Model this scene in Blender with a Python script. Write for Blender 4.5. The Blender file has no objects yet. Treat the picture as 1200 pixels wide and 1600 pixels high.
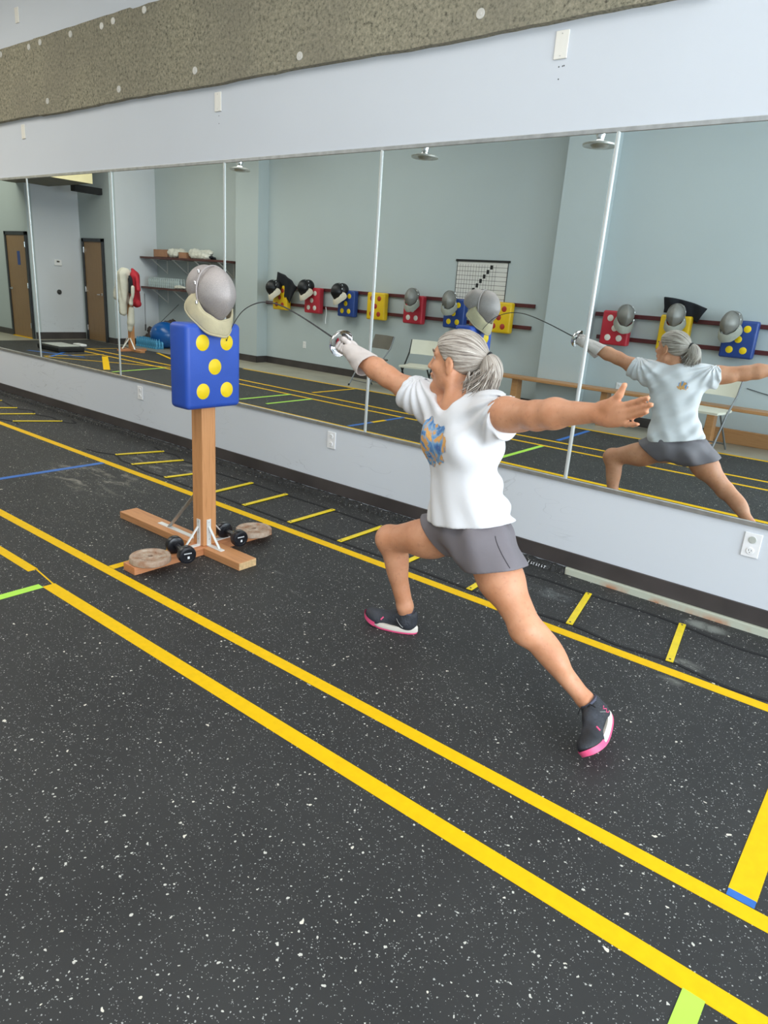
import bpy, math, random
import numpy as np
from mathutils import Vector, Matrix
from mathutils.bvhtree import BVHTree

SC = bpy.context.scene
C = SC.collection
PI = math.pi

# ------------------------------------------------------------------ camera
YAW, PITCH, ROLL = math.radians(37.492), math.radians(17.880), math.radians(4.161)
FPX, CAM_D, CAM_H = 1073.94, 3.6, 1.4823
cam_data = bpy.data.cameras.new('camera')
cam_data.sensor_fit = 'VERTICAL'
cam_data.sensor_height = 24.0
cam_data.lens = 24.0 * FPX / 1600.0
cam_data.clip_start = 0.05
cam = bpy.data.objects.new('camera', cam_data)
C.objects.link(cam)
_fwd = Vector((-math.sin(YAW) * math.cos(PITCH), math.cos(YAW) * math.cos(PITCH), -math.sin(PITCH)))
_right = Vector((math.cos(YAW), math.sin(YAW), 0))
_up = _right.cross(_fwd)
_r2 = math.cos(ROLL) * _right + math.sin(ROLL) * _up
_u2 = -math.sin(ROLL) * _right + math.cos(ROLL) * _up
M = Matrix((( _r2.x, _u2.x, -_fwd.x, 0), (_r2.y, _u2.y, -_fwd.y, -CAM_D), (_r2.z, _u2.z, -_fwd.z, CAM_H), (0, 0, 0, 1)))
cam.matrix_world = M
SC.camera = cam

# ------------------------------------------------------------------ view, world, lights
SC.view_settings.view_transform = 'Standard'
SC.view_settings.look = 'None'
SC.view_settings.gamma = 1.0
SC.view_settings.exposure = 0.34
SC.view_settings.use_curve_mapping = False
SC.cycles.use_denoising = True
SC.cycles.max_bounces = 10
SC.cycles.sample_clamp_indirect = 6.0
world = bpy.data.worlds.new('world')
SC.world = world
world.use_nodes = True
world.node_tree.nodes['Background'].inputs[0].default_value = (0.80, 0.90, 1.0, 1)
world.node_tree.nodes['Background'].inputs[1].default_value = 1.0

def area_light(name, loc, direction, sx, sy, watts, col, spread=180):
    d = bpy.data.lights.new(name, 'AREA')
    d.shape = 'RECTANGLE'; d.size = sx; d.size_y = sy; d.energy = watts; d.color = col
    d.spread = math.radians(spread)
    o = bpy.data.objects.new(name, d); C.objects.link(o)
    o.location = loc
    o.rotation_euler = Vector(direction).to_track_quat('-Z', 'Y').to_euler()
    return o
# daylight through the big front windows at the right-hand end
area_light('daylight_right', (4.3, -2.8, 1.85), (-1, 0, 0), 4.9, 2.9, 300, (0.84, 0.93, 1.0))
area_light('fill_back', (1.75, -5.75, 1.9), (0, 1, 0), 3.4, 2.8, 68, (0.90, 0.95, 1.0))  # added fill behind the photographer, softens the contrast
area_light('ceiling_fill_far', (-11.6, -2.6, 4.2), (-0.35, 0, -1), 2.4, 3.2, 120, (1.0, 0.95, 0.84))  # added fill for the far end, no ceiling fixture behind it
area_light('entry_fill', (-16.0, -1.6, 4.2), (0, -0.3, -1), 2.0, 2.0, 60, (1.0, 0.96, 0.78))  # added fill that lifts the dark entry wall
area_light('ceiling_fill_middle', (-8.0, -2.8, 4.2), (0, 0, -1), 3.5, 3.0, 88, (1.0, 0.97, 0.90))  # added overhead fill, no lamp in the ceiling here
area_light('ceiling_fill_near', (-2.8, -2.8, 4.2), (0, 0, -1), 3.5, 3.0, 55, (1.0, 0.97, 0.93))  # added overhead fill above the fencer, without a fixture

# ------------------------------------------------------------------ materials
def new_mat(name):
    m = bpy.data.materials.new(name); m.use_nodes = True
    nt = m.node_tree; b = nt.nodes['Principled BSDF']
    return m, nt, b
def node(nt, t, **kw):
    n = nt.nodes.new(t)
    for k, v in kw.items(): setattr(n, k, v)
    return n
def L(nt, a, b): nt.links.new(a, b)
def mixcol(nt, fac, a, b, blend='MIX'):
    n = node(nt, 'ShaderNodeMix', data_type='RGBA', blend_type=blend)
    for sock, v in ((n.inputs[0], fac), (n.inputs[6], a), (n.inputs[7], b)):
        if hasattr(v, 'is_output'): L(nt, v, sock)
        elif isinstance(v, (int, float)): sock.default_value = v
        else: sock.default_value = (*v, 1) if len(v) == 3 else v
    return n.outputs[2]
def ramp(nt, fac, stops):
    n = node(nt, 'ShaderNodeValToRGB')
    e = n.color_ramp.elements
    while len(e) < len(stops): e.new(0.5)
    for el, (p, c) in zip(e, stops):
        el.position = p; el.color = (*c, 1) if not isinstance(c, (int, float)) else (c, c, c, 1)
    L(nt, fac, n.inputs[0]); return n.outputs[0]
def coords(nt, scale=(1, 1, 1), rot=(0, 0, 0), kind='Object'):
    tc = node(nt, 'ShaderNodeTexCoord'); mp = node(nt, 'ShaderNodeMapping')
    mp.inputs['Scale'].default_value = scale; mp.inputs['Rotation'].default_value = rot
    L(nt, tc.outputs[kind], mp.inputs[0]); return mp.outputs[0]
def noise(nt, vec, scale, detail=3, rough=0.5, dist=0):
    n = node(nt, 'ShaderNodeTexNoise'); n.inputs['Scale'].default_value = scale
    n.inputs['Detail'].default_value = detail; n.inputs['Roughness'].default_value = rough
    n.inputs['Distortion'].default_value = dist
    if vec is not None: L(nt, vec, n.inputs['Vector'])
    return n.outputs['Fac']
def bump(nt, b, height, strength, dist=0.01):
    n = node(nt, 'ShaderNodeBump'); n.inputs['Strength'].default_value = strength
    n.inputs['Distance'].default_value = dist
    L(nt, height, n.inputs['Height']); L(nt, n.outputs[0], b.inputs['Normal'])
def mk(name, col, rough=0.6, metal=0.0, var=0.08, vscale=6.0, bscale=0, bstr=0.2, stretch=(1, 1, 1), col2=None, spec=0.5):
    """plain procedural surface: base colour with a little noise variation and optional bump"""
    m, nt, b = new_mat(name)
    v = coords(nt, stretch)
    f = noise(nt, v, vscale, 4)
    c2 = col2 if col2 else tuple(max(0, c * (1 - 2.2 * var)) for c in col)
    c1 = col if col2 else tuple(min(1, c * (1 + var)) for c in col)
    fr = ramp(nt, f, [(0.3, 0.0), (0.7, 1.0)])
    L(nt, mixcol(nt, fr, c2, c1), b.inputs['Base Color'])
    b.inputs['Roughness'].default_value = rough; b.inputs['Metallic'].default_value = metal
    b.inputs['Specular IOR Level'].default_value = spec
    if bscale: bump(nt, b, noise(nt, v, bscale, 3), bstr)
    return m
def wood(name, c1, c2, axis, rough=0.55, scale=1.0):
    m, nt, b = new_mat(name)
    st = [14 * scale] * 3; st[axis] = 0.9 * scale
    v = coords(nt, tuple(st))
    f = noise(nt, v, 3.0, 5, 0.6, 0.6)
    L(nt, ramp(nt, f, [(0.25, c2), (0.5, c1), (0.75, tuple(0.5 * (a + d) for a, d in zip(c1, c2)))]), b.inputs['Base Color'])
    b.inputs['Roughness'].default_value = rough
    bump(nt, b, f, 0.08)
    return m

def mat_floor():
    m, nt, b = new_mat('speckled_rubber')
    v = coords(nt)
    base = ramp(nt, noise(nt, v, 2.2, 6, 0.6), [(0.3, (0.026, 0.026, 0.026)), (0.7, (0.037, 0.037, 0.036))])
    cur = base
    for sc, thr, rnd, col in ((66, 0.20, 0.72, (0.62, 0.60, 0.54)), (130, 0.26, 0.72, (0.40, 0.40, 0.38)), (30, 0.13, 0.80, (0.75, 0.70, 0.60)), (260, 0.30, 0.80, (0.30, 0.30, 0.29))):
        dist = node(nt, 'ShaderNodeTexNoise'); dist.inputs['Scale'].default_value = sc * 1.3; L(nt, v, dist.inputs['Vector'])
        vm = node(nt, 'ShaderNodeVectorMath', operation='MULTIPLY_ADD')
        L(nt, dist.outputs['Color'], vm.inputs[0]); vm.inputs[1].default_value = (0.9 / sc,) * 3; L(nt, v, vm.inputs[2])
        vo = node(nt, 'ShaderNodeTexVoronoi'); vo.inputs['Scale'].default_value = sc; L(nt, vm.outputs[0], vo.inputs['Vector'])
        sep = node(nt, 'ShaderNodeSeparateColor'); L(nt, vo.outputs['Color'], sep.inputs[0])
        gate = node(nt, 'ShaderNodeMath', operation='GREATER_THAN'); L(nt, sep.outputs[0], gate.inputs[0]); gate.inputs[1].default_value = rnd
        rad = node(nt, 'ShaderNodeMath', operation='MULTIPLY'); L(nt, sep.outputs[1], rad.inputs[0]); rad.inputs[1].default_value = thr * 1.3
        inn = node(nt, 'ShaderNodeMath', operation='LESS_THAN'); L(nt, vo.outputs['Distance'], inn.inputs[0]); L(nt, rad.outputs[0], inn.inputs[1])
        mul = node(nt, 'ShaderNodeMath', operation='MULTIPLY'); L(nt, gate.outputs[0], mul.inputs[0]); L(nt, inn.outputs[0], mul.inputs[1])
        cur = mixcol(nt, mul.outputs[0], cur, col)
    # chalky scuff patches (dried spills) beside the blue tape and along the ladder
    def blob(cx, cy, rx, ry, lo, hi, sc, stretch, colr, inp):
        mp = node(nt, 'ShaderNodeMapping'); tc = node(nt, 'ShaderNodeTexCoord'); L(nt, tc.outputs['Object'], mp.inputs[0])
        mp.inputs['Location'].default_value = (-cx / rx, -cy / ry, 0); mp.inputs['Scale'].default_value = (1 / rx, 1 / ry, 0)
        ln = node(nt, 'ShaderNodeVectorMath', operation='LENGTH'); L(nt, mp.outputs[0], ln.inputs[0])
        edge = ramp(nt, ln.outputs['Value'], [(0.45, 1.0), (1.0, 0.0)])
        nz = ramp(nt, noise(nt, coords(nt, stretch), sc, 6, 0.65, 0.4), [(lo, 0.0), (hi, 1.0)])
        mu = node(nt, 'ShaderNodeMath', operation='MULTIPLY'); L(nt, edge, mu.inputs[0]); L(nt, nz, mu.inputs[1])
        return mixcol(nt, mu.outputs[0], inp, colr)
    cur = blob(-4.72, -1.02, 0.62, 0.34, 0.50, 0.66, 5, (1, 2.6, 1), (0.27, 0.25, 0.21), cur)
    cur = blob(-4.75, -0.40, 0.62, 0.26, 0.50, 0.68, 6, (1, 2.6, 1), (0.24, 0.23, 0.20), cur)
    cur = blob(-0.60, -0.13, 0.13, 0.06, 0.30, 0.55, 9, (1, 1, 1), (0.20, 0.21, 0.19), cur)
    cur = blob(-0.55, -0.60, 0.09, 0.05, 0.35, 0.55, 9, (1, 1, 1), (0.20, 0.20, 0.18), cur)
    cur = blob(-0.57, -0.80, 0.07, 0.035, 0.35, 0.55, 9, (1, 1, 1), (0.17, 0.17, 0.15), cur)
    cur = blob(-2.3, -1.25, 0.35, 0.25, 0.60, 0.72, 5, (1, 6, 1), (0.16, 0.16, 0.15), cur)
    cur = blob(-1.35, -0.35, 0.20, 0.08, 0.45, 0.65, 8, (1, 1.5, 1), (0.13, 0.14, 0.14), cur)
    L(nt, cur, b.inputs['Base Color'])
    b.inputs['Roughness'].default_value = 0.62; b.inputs['Specular IOR Level'].default_value = 0.35
    bump(nt, b, noise(nt, v, 180, 2), 0.12, 0.004)
    return m

def mat_wall(name, col, scuffs=0.0):
    m, nt, b = new_mat(name)
    v = coords(nt)
    c = mixcol(nt, ramp(nt, noise(nt, v, 0.7, 3), [(0.3, 0.0), (0.7, 1.0)]), tuple(x * 0.96 for x in col), col)
    if scuffs:
        vv = coords(nt, (0.8, 1, 3.2), (0, 0.25, 0))
        w = noise(nt, vv, 2.2, 2, 0.5, 1.4)
        line = ramp(nt, w, [(0.492, 0.0), (0.5, 1.0), (0.508, 0.0)])
        gate = ramp(nt, noise(nt, v, 1.3, 2), [(0.50, 0.0), (0.62, 1.0)])
        sp = node(nt, 'ShaderNodeSeparateXYZ'); tc = node(nt, 'ShaderNodeTexCoord'); L(nt, tc.outputs['Object'], sp.inputs[0])
        low = ramp(nt, sp.outputs[2], [(0.42, 1.0), (0.56, 0.0)])
        m1 = node(nt, 'ShaderNodeMath', operation='MULTIPLY'); L(nt, line, m1.inputs[0]); L(nt, gate, m1.inputs[1])
        m2 = node(nt, 'ShaderNodeMath', operation='MULTIPLY'); L(nt, m1.outputs[0], m2.inputs[0]); L(nt, low, m2.inputs[1])
        m3 = node(nt, 'ShaderNodeMath', operation='MULTIPLY'); L(nt, m2.outputs[0], m3.inputs[0]); m3.inputs[1].default_value = scuffs
        c = mixcol(nt, m3.outputs[0], c, tuple(x * 0.45 for x in col))
    L(nt, c, b.inputs['Base Color'])
    b.inputs['Roughness'].default_value = 0.75
    bump(nt, b, noise(nt, v, 140, 3), 0.06, 0.004)
    return m

def mat_concrete_board():
    m, nt, b = new_mat('sprayed_fibre_board')
    v = coords(nt)
    f = noise(nt, v, 46, 5, 0.75)
    g = noise(nt, v, 1.1, 2)
    c = ramp(nt, f, [(0.34, (0.065, 0.055, 0.04)), (0.44, (0.25, 0.235, 0.165)), (0.60, (0.40, 0.355, 0.255)), (0.75, (0.56, 0.50, 0.38))])
    c = mixcol(nt, ramp(nt, g, [(0.35, 0.0), (0.7, 0.6)]), c, (0.21, 0.19, 0.145), 'MIX')
    L(nt, c, b.inputs['Base Color']); b.inputs['Roughness'].default_value = 0.95
    bump(nt, b, noise(nt, v, 60, 5, 0.8), 0.55, 0.012)
    return m

MT = {}
MT['floor'] = mat_floor()
MT['slab'] = mk('sealed_concrete', (0.40, 0.375, 0.30), 0.35, var=0.12, vscale=1.5)
MT['wall'] = mat_wall('pale_blue_wall_paint', (0.66, 0.690, 0.735), 0.45)
MT['wall_back'] = mat_wall('grey_blue_wall_paint', (0.49, 0.555, 0.57))
MT['ceiling'] = mat_wall('white_ceiling_paint', (0.78, 0.79, 0.78))
MT['olive'] = mk('olive_soffit_paint', (0.20, 0.19, 0.15), 0.8)
MT['cream'] = mk('cream_lit_paint', (0.78, 0.70, 0.42), 0.7, var=0.03)  # soffit end face; the warm light on it is put into the colour
MT['board'] = mat_concrete_board()
MT['baseboard'] = mk('dark_brown_vinyl', (0.062, 0.052, 0.050), 0.45, var=0.15, vscale=3)
MT['rubber_edge'] = mat_floor(); MT['rubber_edge'].name = 'rough_cut_rubber'
MT['angle'] = None
MT['yellow'] = mk('yellow_vinyl_tape', (0.88, 0.525, 0.001), 0.55, var=0.03, vscale=30, spec=0.2)
MT['yellow_rung'] = mk('yellow_plastic', (0.86, 0.64, 0.006), 0.35, var=0.05, vscale=25)
MT['green'] = mk('lime_tape', (0.48, 0.86, 0.08), 0.45, var=0.03)
MT['blue_tape'] = mk('blue_painter_tape', (0.03, 0.16, 0.55), 0.5, var=0.08, vscale=12)
MT['black_strap'] = mk('black_webbing', (0.012, 0.012, 0.013), 0.8, bscale=300)
MT['plate'] = mk('ivory_plastic', (0.82, 0.79, 0.72), 0.4, var=0.02)
MT['plate_white'] = mk('white_plastic', (0.84, 0.84, 0.85), 0.35, var=0.02)
MT['slot'] = mk('dark_slot', (0.05, 0.05, 0.05), 0.6)
MT['grey_disc'] = mk('grey_translucent_plug', (0.50, 0.52, 0.48), 0.3)
MT['washer'] = mk('galvanised_washer', (0.62, 0.60, 0.55), 0.5, 0.2)
MT['alu'] = mk('brushed_aluminium_trim', (0.55, 0.56, 0.56), 0.35, 0.8, vscale=20)
MT['seam'] = mk('white_mirror_strip', (0.66, 0.69, 0.68), 0.25, 0.3, var=0.02)
MT['chrome'] = mk('polished_steel', (0.75, 0.75, 0.76), 0.12, 1.0, var=0.02)
MT['steel'] = mk('brushed_steel', (0.55, 0.55, 0.57), 0.3, 1.0, vscale=40)
MT['lampmetal'] = mk('lamp_metal', (0.60, 0.60, 0.56), 0.3, 0.6)
MT['blue_vinyl'] = mk('blue_vinyl', (0.024, 0.085, 0.45), 0.45, var=0.04, bscale=120, bstr=0.05)
MT['navy_vinyl'] = mk('navy_blue_vinyl', (0.02, 0.06, 0.26), 0.4, var=0.05)
MT['red_vinyl'] = mk('red_vinyl', (0.50, 0.025, 0.045), 0.4, var=0.05)
MT['yellow_vinyl'] = mk('yellow_vinyl', (0.80, 0.52, 0.01), 0.4, var=0.04)
MT['dot_yellow'] = mk('yellow_dot_vinyl', (0.90, 0.64, 0.006), 0.42, var=0.02)
MT['dot_white'] = mk('white_dot_vinyl', (0.78, 0.74, 0.68), 0.45, var=0.02)
MT['dot_red'] = mk('red_dot_vinyl', (0.42, 0.04, 0.02), 0.45, var=0.02)
MT['post'] = wood('fir_post', (0.66, 0.31, 0.125), (0.46, 0.185, 0.065), 2, 0.5)
MT['beam_x'] = wood('fir_beam_along', (0.62, 0.29, 0.12), (0.43, 0.18, 0.07), 0, 0.5)
MT['beam_y'] = wood('fir_beam_across', (0.64, 0.27, 0.12), (0.44, 0.16, 0.06), 1, 0.5)
MT['endgrain'] = mk('sawn_end_grain', (0.75, 0.50, 0.25), 0.7, var=0.1, vscale=60)
MT['bench'] = wood('varnished_bench_wood', (0.50, 0.26, 0.11), (0.36, 0.17, 0.06), 0, 0.4)
MT['bracket'] = mk('white_painted_steel', (0.80, 0.79, 0.76), 0.35, 0.1, var=0.03)
MT['bracket_grey'] = mk('galvanised_strap', (0.50, 0.50, 0.47), 0.4, 0.5)
MT['rust'] = mk('rusty_iron', (0.36, 0.20, 0.12), 0.8, 0.1, vscale=28, col2=(0.52, 0.43, 0.34), bscale=60, bstr=0.3)
MT['db_black'] = mk('glossy_black_rubber', (0.012, 0.012, 0.016), 0.28, var=0.1)
MT['maroon'] = wood('maroon_stained_rail', (0.105, 0.020, 0.022), (0.06, 0.012, 0.014), 0, 0.4)
MT['darkshelf'] = wood('dark_shelf_wood', (0.09, 0.03, 0.025), (0.05, 0.02, 0.015), 0, 0.4)
MT['door'] = wood('walnut_door_veneer', (0.30, 0.18, 0.085), (0.22, 0.125, 0.058), 2, 0.45)
MT['frame_black'] = mk('black_door_frame', (0.022, 0.024, 0.027), 0.4)
MT['black'] = mk('matt_black', (0.013, 0.013, 0.014), 0.7)
MT['black_cloth'] = mk('black_cloth', (0.010, 0.012, 0.018), 0.9, bscale=60)
MT['white_cloth'] = mk('off_white_cotton', (0.62, 0.60, 0.52), 0.9, bscale=25, bstr=0.3, var=0.06)
MT['red_cloth'] = mk('red_cloth', (0.42, 0.015, 0.03), 0.8, bscale=25)
MT['bib'] = mk('yellowed_canvas_bib', (0.60, 0.52, 0.33), 0.85, vscale=14, col2=(0.47, 0.42, 0.28), bscale=220, bstr=0.15)
MT['bib_white'] = mk('white_canvas_bib', (0.74, 0.68, 0.55), 0.85, var=0.05)
MT['bib_grey'] = mk('grey_green_bib', (0.36, 0.37, 0.32), 0.85, var=0.1)
MT['chart'] = mk('chart_paper', (0.74, 0.72, 0.69), 0.6, var=0.02)
MT['white_chair'] = mk('cream_chair_plastic', (0.74, 0.72, 0.60), 0.45, var=0.02)
MT['grey_chair'] = mk('brown_grey_chair_vinyl', (0.16, 0.145, 0.12), 0.5, var=0.05)
MT['grey_metal'] = mk('grey_painted_tube', (0.22, 0.23, 0.24), 0.35, 0.5)
MT['ball'] = mk('blue_ball_rubber', (0.01, 0.11, 0.40), 0.22, var=0.03)
MT['cardboard'] = mk('cardboard', (0.38, 0.20, 0.12), 0.8, var=0.08)
MT['plastic_wrap'] = mk('milky_plastic', (0.62, 0.62, 0.56), 0.3, bscale=20, bstr=0.5)
MT['bottle'] = mk('clear_bottle_plastic', (0.42, 0.50, 0.52), 0.15, var=0.1, vscale=30)
MT['bottle_blue'] = mk('blue_label_bottle', (0.10, 0.42, 0.72), 0.25, var=0.25, vscale=22)
MT['darkwood'] = mk('dark_timber', (0.06, 0.04, 0.035), 0.6, var=0.2)
MT['mirror'] = None
m, nt, b = new_mat('silvered_mirror')
b.inputs['Base Color'].default_value = (0.80, 0.87, 0.86, 1); b.inputs['Metallic'].default_value = 1.0; b.inputs['Roughness'].default_value = 0.0
tint = mixcol(nt, noise(nt, coords(nt), 0.8, 2), (0.80, 0.86, 0.85), (0.82, 0.88, 0.88)); L(nt, tint, b.inputs['Base Color'])
MT['mirror'] = m
# painted steel curb with rust along its lower edge
m, nt, b = new_mat('pale_green_steel_with_rust')
v = coords(nt, (1, 1, 1)); sp = node(nt, 'ShaderNodeSeparateXYZ'); L(nt, v, sp.inputs[0])
lowz = ramp(nt, sp.outputs[2], [(0.0, 1.0), (0.034, 0.0)])
rn = ramp(nt, noise(nt, v, 4.2, 4, 0.6), [(0.46, 0.0), (0.60, 1.0)])
mu = node(nt, 'ShaderNodeMath', operation='MULTIPLY'); L(nt, lowz, mu.inputs[0]); L(nt, rn, mu.inputs[1])
L(nt, mixcol(nt, mu.outputs[0], (0.50, 0.52, 0.42), (0.48, 0.18, 0.07)), b.inputs['Base Color']); b.inputs['Roughness'].default_value = 0.6
MT['angle'] = m
# fencing mask wire mesh
def mat_mesh(name, c1, c2, metal=0.75, rough=0.38):
    m, nt, b = new_mat(name)
    v = coords(nt)
    fine = noise(nt, v, 420, 2, 0.7)
    n1 = ramp(nt, noise(nt, v, 7, 3), [(0.3, 0.0), (0.7, 1.0)])
    base = mixcol(nt, n1, c1, c2)
    L(nt, mixcol(nt, ramp(nt, fine, [(0.35, 0.0), (0.65, 1.0)]), base, tuple(x * 0.72 for x in c1)), b.inputs['Base Color'])
    b.inputs['Metallic'].default_value = metal; b.inputs['Roughness'].default_value = rough
    bump(nt, b, fine, 0.2, 0.002)
    return m
MT['wire'] = mat_mesh('stainless_wire_mesh', (0.44, 0.39, 0.375), (0.54, 0.49, 0.465), 0.30, 0.55)
MT['wire_dull'] = mat_mesh('dull_wire_mesh', (0.25, 0.245, 0.225), (0.36, 0.355, 0.33), 0.35, 0.5)
MT['wire_black'] = mat_mesh('black_enamelled_mesh', (0.010, 0.010, 0.012), (0.016, 0.016, 0.018), 0.2, 0.4)
# person
def mat_skin():
    m, nt, b = new_mat('tanned_skin')
    v = coords(nt)
    c = mixcol(nt, ramp(nt, noise(nt, v, 9, 5, 0.6), [(0.35, 0.0), (0.65, 1.0)]), (0.60, 0.262, 0.135), (0.70, 0.345, 0.200))
    c = mixcol(nt, ramp(nt, noise(nt, v, 60, 3), [(0.58, 0.0), (0.70, 0.35)]), c, (0.46, 0.19, 0.11))
    L(nt, c, b.inputs['Base Color']); b.inputs['Roughness'].default_value = 0.48
    b.inputs['Subsurface Weight'].default_value = 0.12; b.inputs['Subsurface Radius'].default_value = (0.02, 0.008, 0.004); b.inputs['Subsurface Scale'].default_value = 0.5
    bump(nt, b, noise(nt, v, 130, 4), 0.10, 0.003)
    return m
MT['skin'] = mat_skin()
MT['shirt'] = mk('white_cotton_jersey', (0.76, 0.75, 0.765), 0.85, var=0.012, vscale=3, bscale=9, bstr=0.22)
MT['shorts'] = mk('grey_running_shorts', (0.185, 0.165, 0.18), 0.6, var=0.05, vscale=4, bscale=10, bstr=0.25)
MT['shorts_seam'] = mk('dark_piping', (0.06, 0.05, 0.06), 0.6)
MT['sock'] = mk('grey_blue_sock', (0.10, 0.105, 0.15), 0.9)
MT['shoe'] = mk('charcoal_knit_upper', (0.035, 0.038, 0.048), 0.6, vscale=18, var=0.25, bscale=160, bstr=0.3)
MT['midsole'] = mk('cream_foam', (0.76, 0.70, 0.62), 0.55, var=0.02)
MT['pink'] = mk('hot_pink_rubber', (0.86, 0.10, 0.24), 0.45, var=0.03)
MT['glove'] = mk('white_glove_leather', (0.70, 0.62, 0.58), 0.75, vscale=10, var=0.05, bscale=30, bstr=0.2)
MT['lip'] = mk('lip', (0.50, 0.16, 0.12), 0.45)
MT['eye'] = mk('eye_white', (0.75, 0.72, 0.70), 0.2, var=0.01)
MT['iris'] = mk('iris', (0.05, 0.08, 0.10), 0.15)
MT['brow'] = mk('brow_hair', (0.20, 0.15, 0.12), 0.8)
m, nt, b = new_mat('grey_blonde_hair')
uv = node(nt, 'ShaderNodeTexCoord'); mp = node(nt, 'ShaderNodeMapping'); L(nt, uv.outputs['UV'], mp.inputs[0]); mp.inputs['Scale'].default_value = (26, 1.6, 1)
f1 = noise(nt, mp.outputs[0], 1.6, 5, 0.65, 0.3)
c = ramp(nt, f1, [(0.33, (0.09, 0.070, 0.058)), (0.44, (0.24, 0.195, 0.16)), (0.54, (0.46, 0.40, 0.34)), (0.68, (0.72, 0.67, 0.60))])
L(nt, c, b.inputs['Base Color']); b.inputs['Roughness'].default_value = 0.42
bump(nt, b, f1, 0.5, 0.006)
MT['hair'] = m
m, nt, b = new_mat('watercolour_print')
v = coords(nt, (1, 1, 0.55))
f = noise(nt, v, 15, 4, 0.55, 1.8)
c = ramp(nt, f, [(0.30, (0.80, 0.78, 0.78)), (0.36, (0.06, 0.13, 0.36)), (0.44, (0.13, 0.30, 0.58)), (0.50, (0.30, 0.45, 0.60)), (0.535, (0.78, 0.36, 0.09)), (0.66, (0.85, 0.52, 0.20)), (0.74, (0.70, 0.27, 0.10))])
L(nt, c, b.inputs['Base Color']); b.inputs['Roughness'].default_value = 0.8
MT['print'] = m

# ------------------------------------------------------------------ mesh helpers
class MB:
    def __init__(s): s.v = []; s.f = []
    def add(s, vs, fs):
        k = len(s.v); s.v += [tuple(v) for v in vs]; s.f += [tuple(i + k for i in f) for f in fs]; return s
    def box(s, c, d, rot=None, taper=1.0):
        vs = []
        for z in (-1, 1):
            t = taper if z > 0 else 1
            for x, y in ((-1, -1), (1, -1), (1, 1), (-1, 1)):
                p = Vector((x * d[0] / 2 * t, y * d[1] / 2 * t, z * d[2] / 2))
                if rot is not None: p = rot @ p
                vs.append(p + Vector(c))
        return s.add(vs, [(3, 2, 1, 0), (4, 5, 6, 7), (0, 1, 5, 4), (1, 2, 6, 5), (2, 3, 7, 6), (3, 0, 4, 7)])
    def mm(s, x0, x1, y0, y1, z0, z1):
        return s.box(((x0 + x1) / 2, (y0 + y1) / 2, (z0 + z1) / 2), (abs(x1 - x0), abs(y1 - y0), abs(z1 - z0)))
    def tube(s, pts, rad, n=10, closed=False, flat=None):
        pts = [Vector(p) for p in pts]; N = len(pts)
        if not hasattr(rad, '__len__'): rad = [rad] * N
        up = None; rings = []
        for i, p in enumerate(pts):
            if closed: t = (pts[(i + 1) % N] - pts[i - 1])
            else: t = pts[min(i + 1, N - 1)] - pts[max(i - 1, 0)]
            t.normalize()
            if up is None:
                up = Vector((0, 0, 1)) if abs(t.z) < 0.9 else Vector((0, 1, 0))
            a = (up - t * up.dot(t)).normalized(); bb = t.cross(a); up = a
            r = rad[i]; fl = 1.0 if flat is None else flat
            rings.append([p + (a * math.cos(2 * PI * j / n) * fl + bb * math.sin(2 * PI * j / n)) * r for j in range(n)])
        vs = [q for r in rings for q in r]; fs = []
        M_ = N if closed else N - 1
        for i in range(M_):
            for j in range(n):
                a0 = i * n + j; a1 = i * n + (j + 1) % n; b0 = ((i + 1) % N) * n + j; b1 = ((i + 1) % N) * n + (j + 1) % n
                fs.append((a0, a1, b1, b0))
        if not closed:
            fs.append(tuple(reversed(range(n)))); fs.append(tuple((N - 1) * n + j for j in range(n)))
        return s.add(vs, fs)
    def cyl(s, p0, p1, r0, r1=None, n=20):
        return s.tube([p0, p1], [r0, r0 if r1 is None else r1], n)
    def lathe(s, prof, org=(0, 0, 0), axis=(0, 0, 1), n=28):
        ax = Vector(axis).normalized(); a = ax.orthogonal().normalized(); bb = ax.cross(a); o = Vector(org)
        vs = []; fs = []
        for (r, h) in prof:
            for j in range(n):
                th = 2 * PI * j / n
                vs.append(o + ax * h + (a * math.cos(th) + bb * math.sin(th)) * max(r, 1e-4))
        for i in range(len(prof) - 1):
            for j in range(n):
                fs.append((i * n + j, i * n + (j + 1) % n, (i + 1) * n + (j + 1) % n, (i + 1) * n + j))
        return s.add(vs, fs)
    def prism(s, poly, org, u, v, w):
        """polygon given in (u,v) plane at org, extruded along w"""
        o = Vector(org); u = Vector(u); v = Vector(v); w = Vector(w); n = len(poly)
        vs = [o + u * a + v * b_ for a, b_ in poly] + [o + u * a + v * b_ + w for a, b_ in poly]
        fs = [tuple(reversed(range(n))), tuple(range(n, 2 * n))] + [(i, (i + 1) % n, n + (i + 1) % n, n + i) for i in range(n)]
        return s.add(vs, fs)

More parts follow.
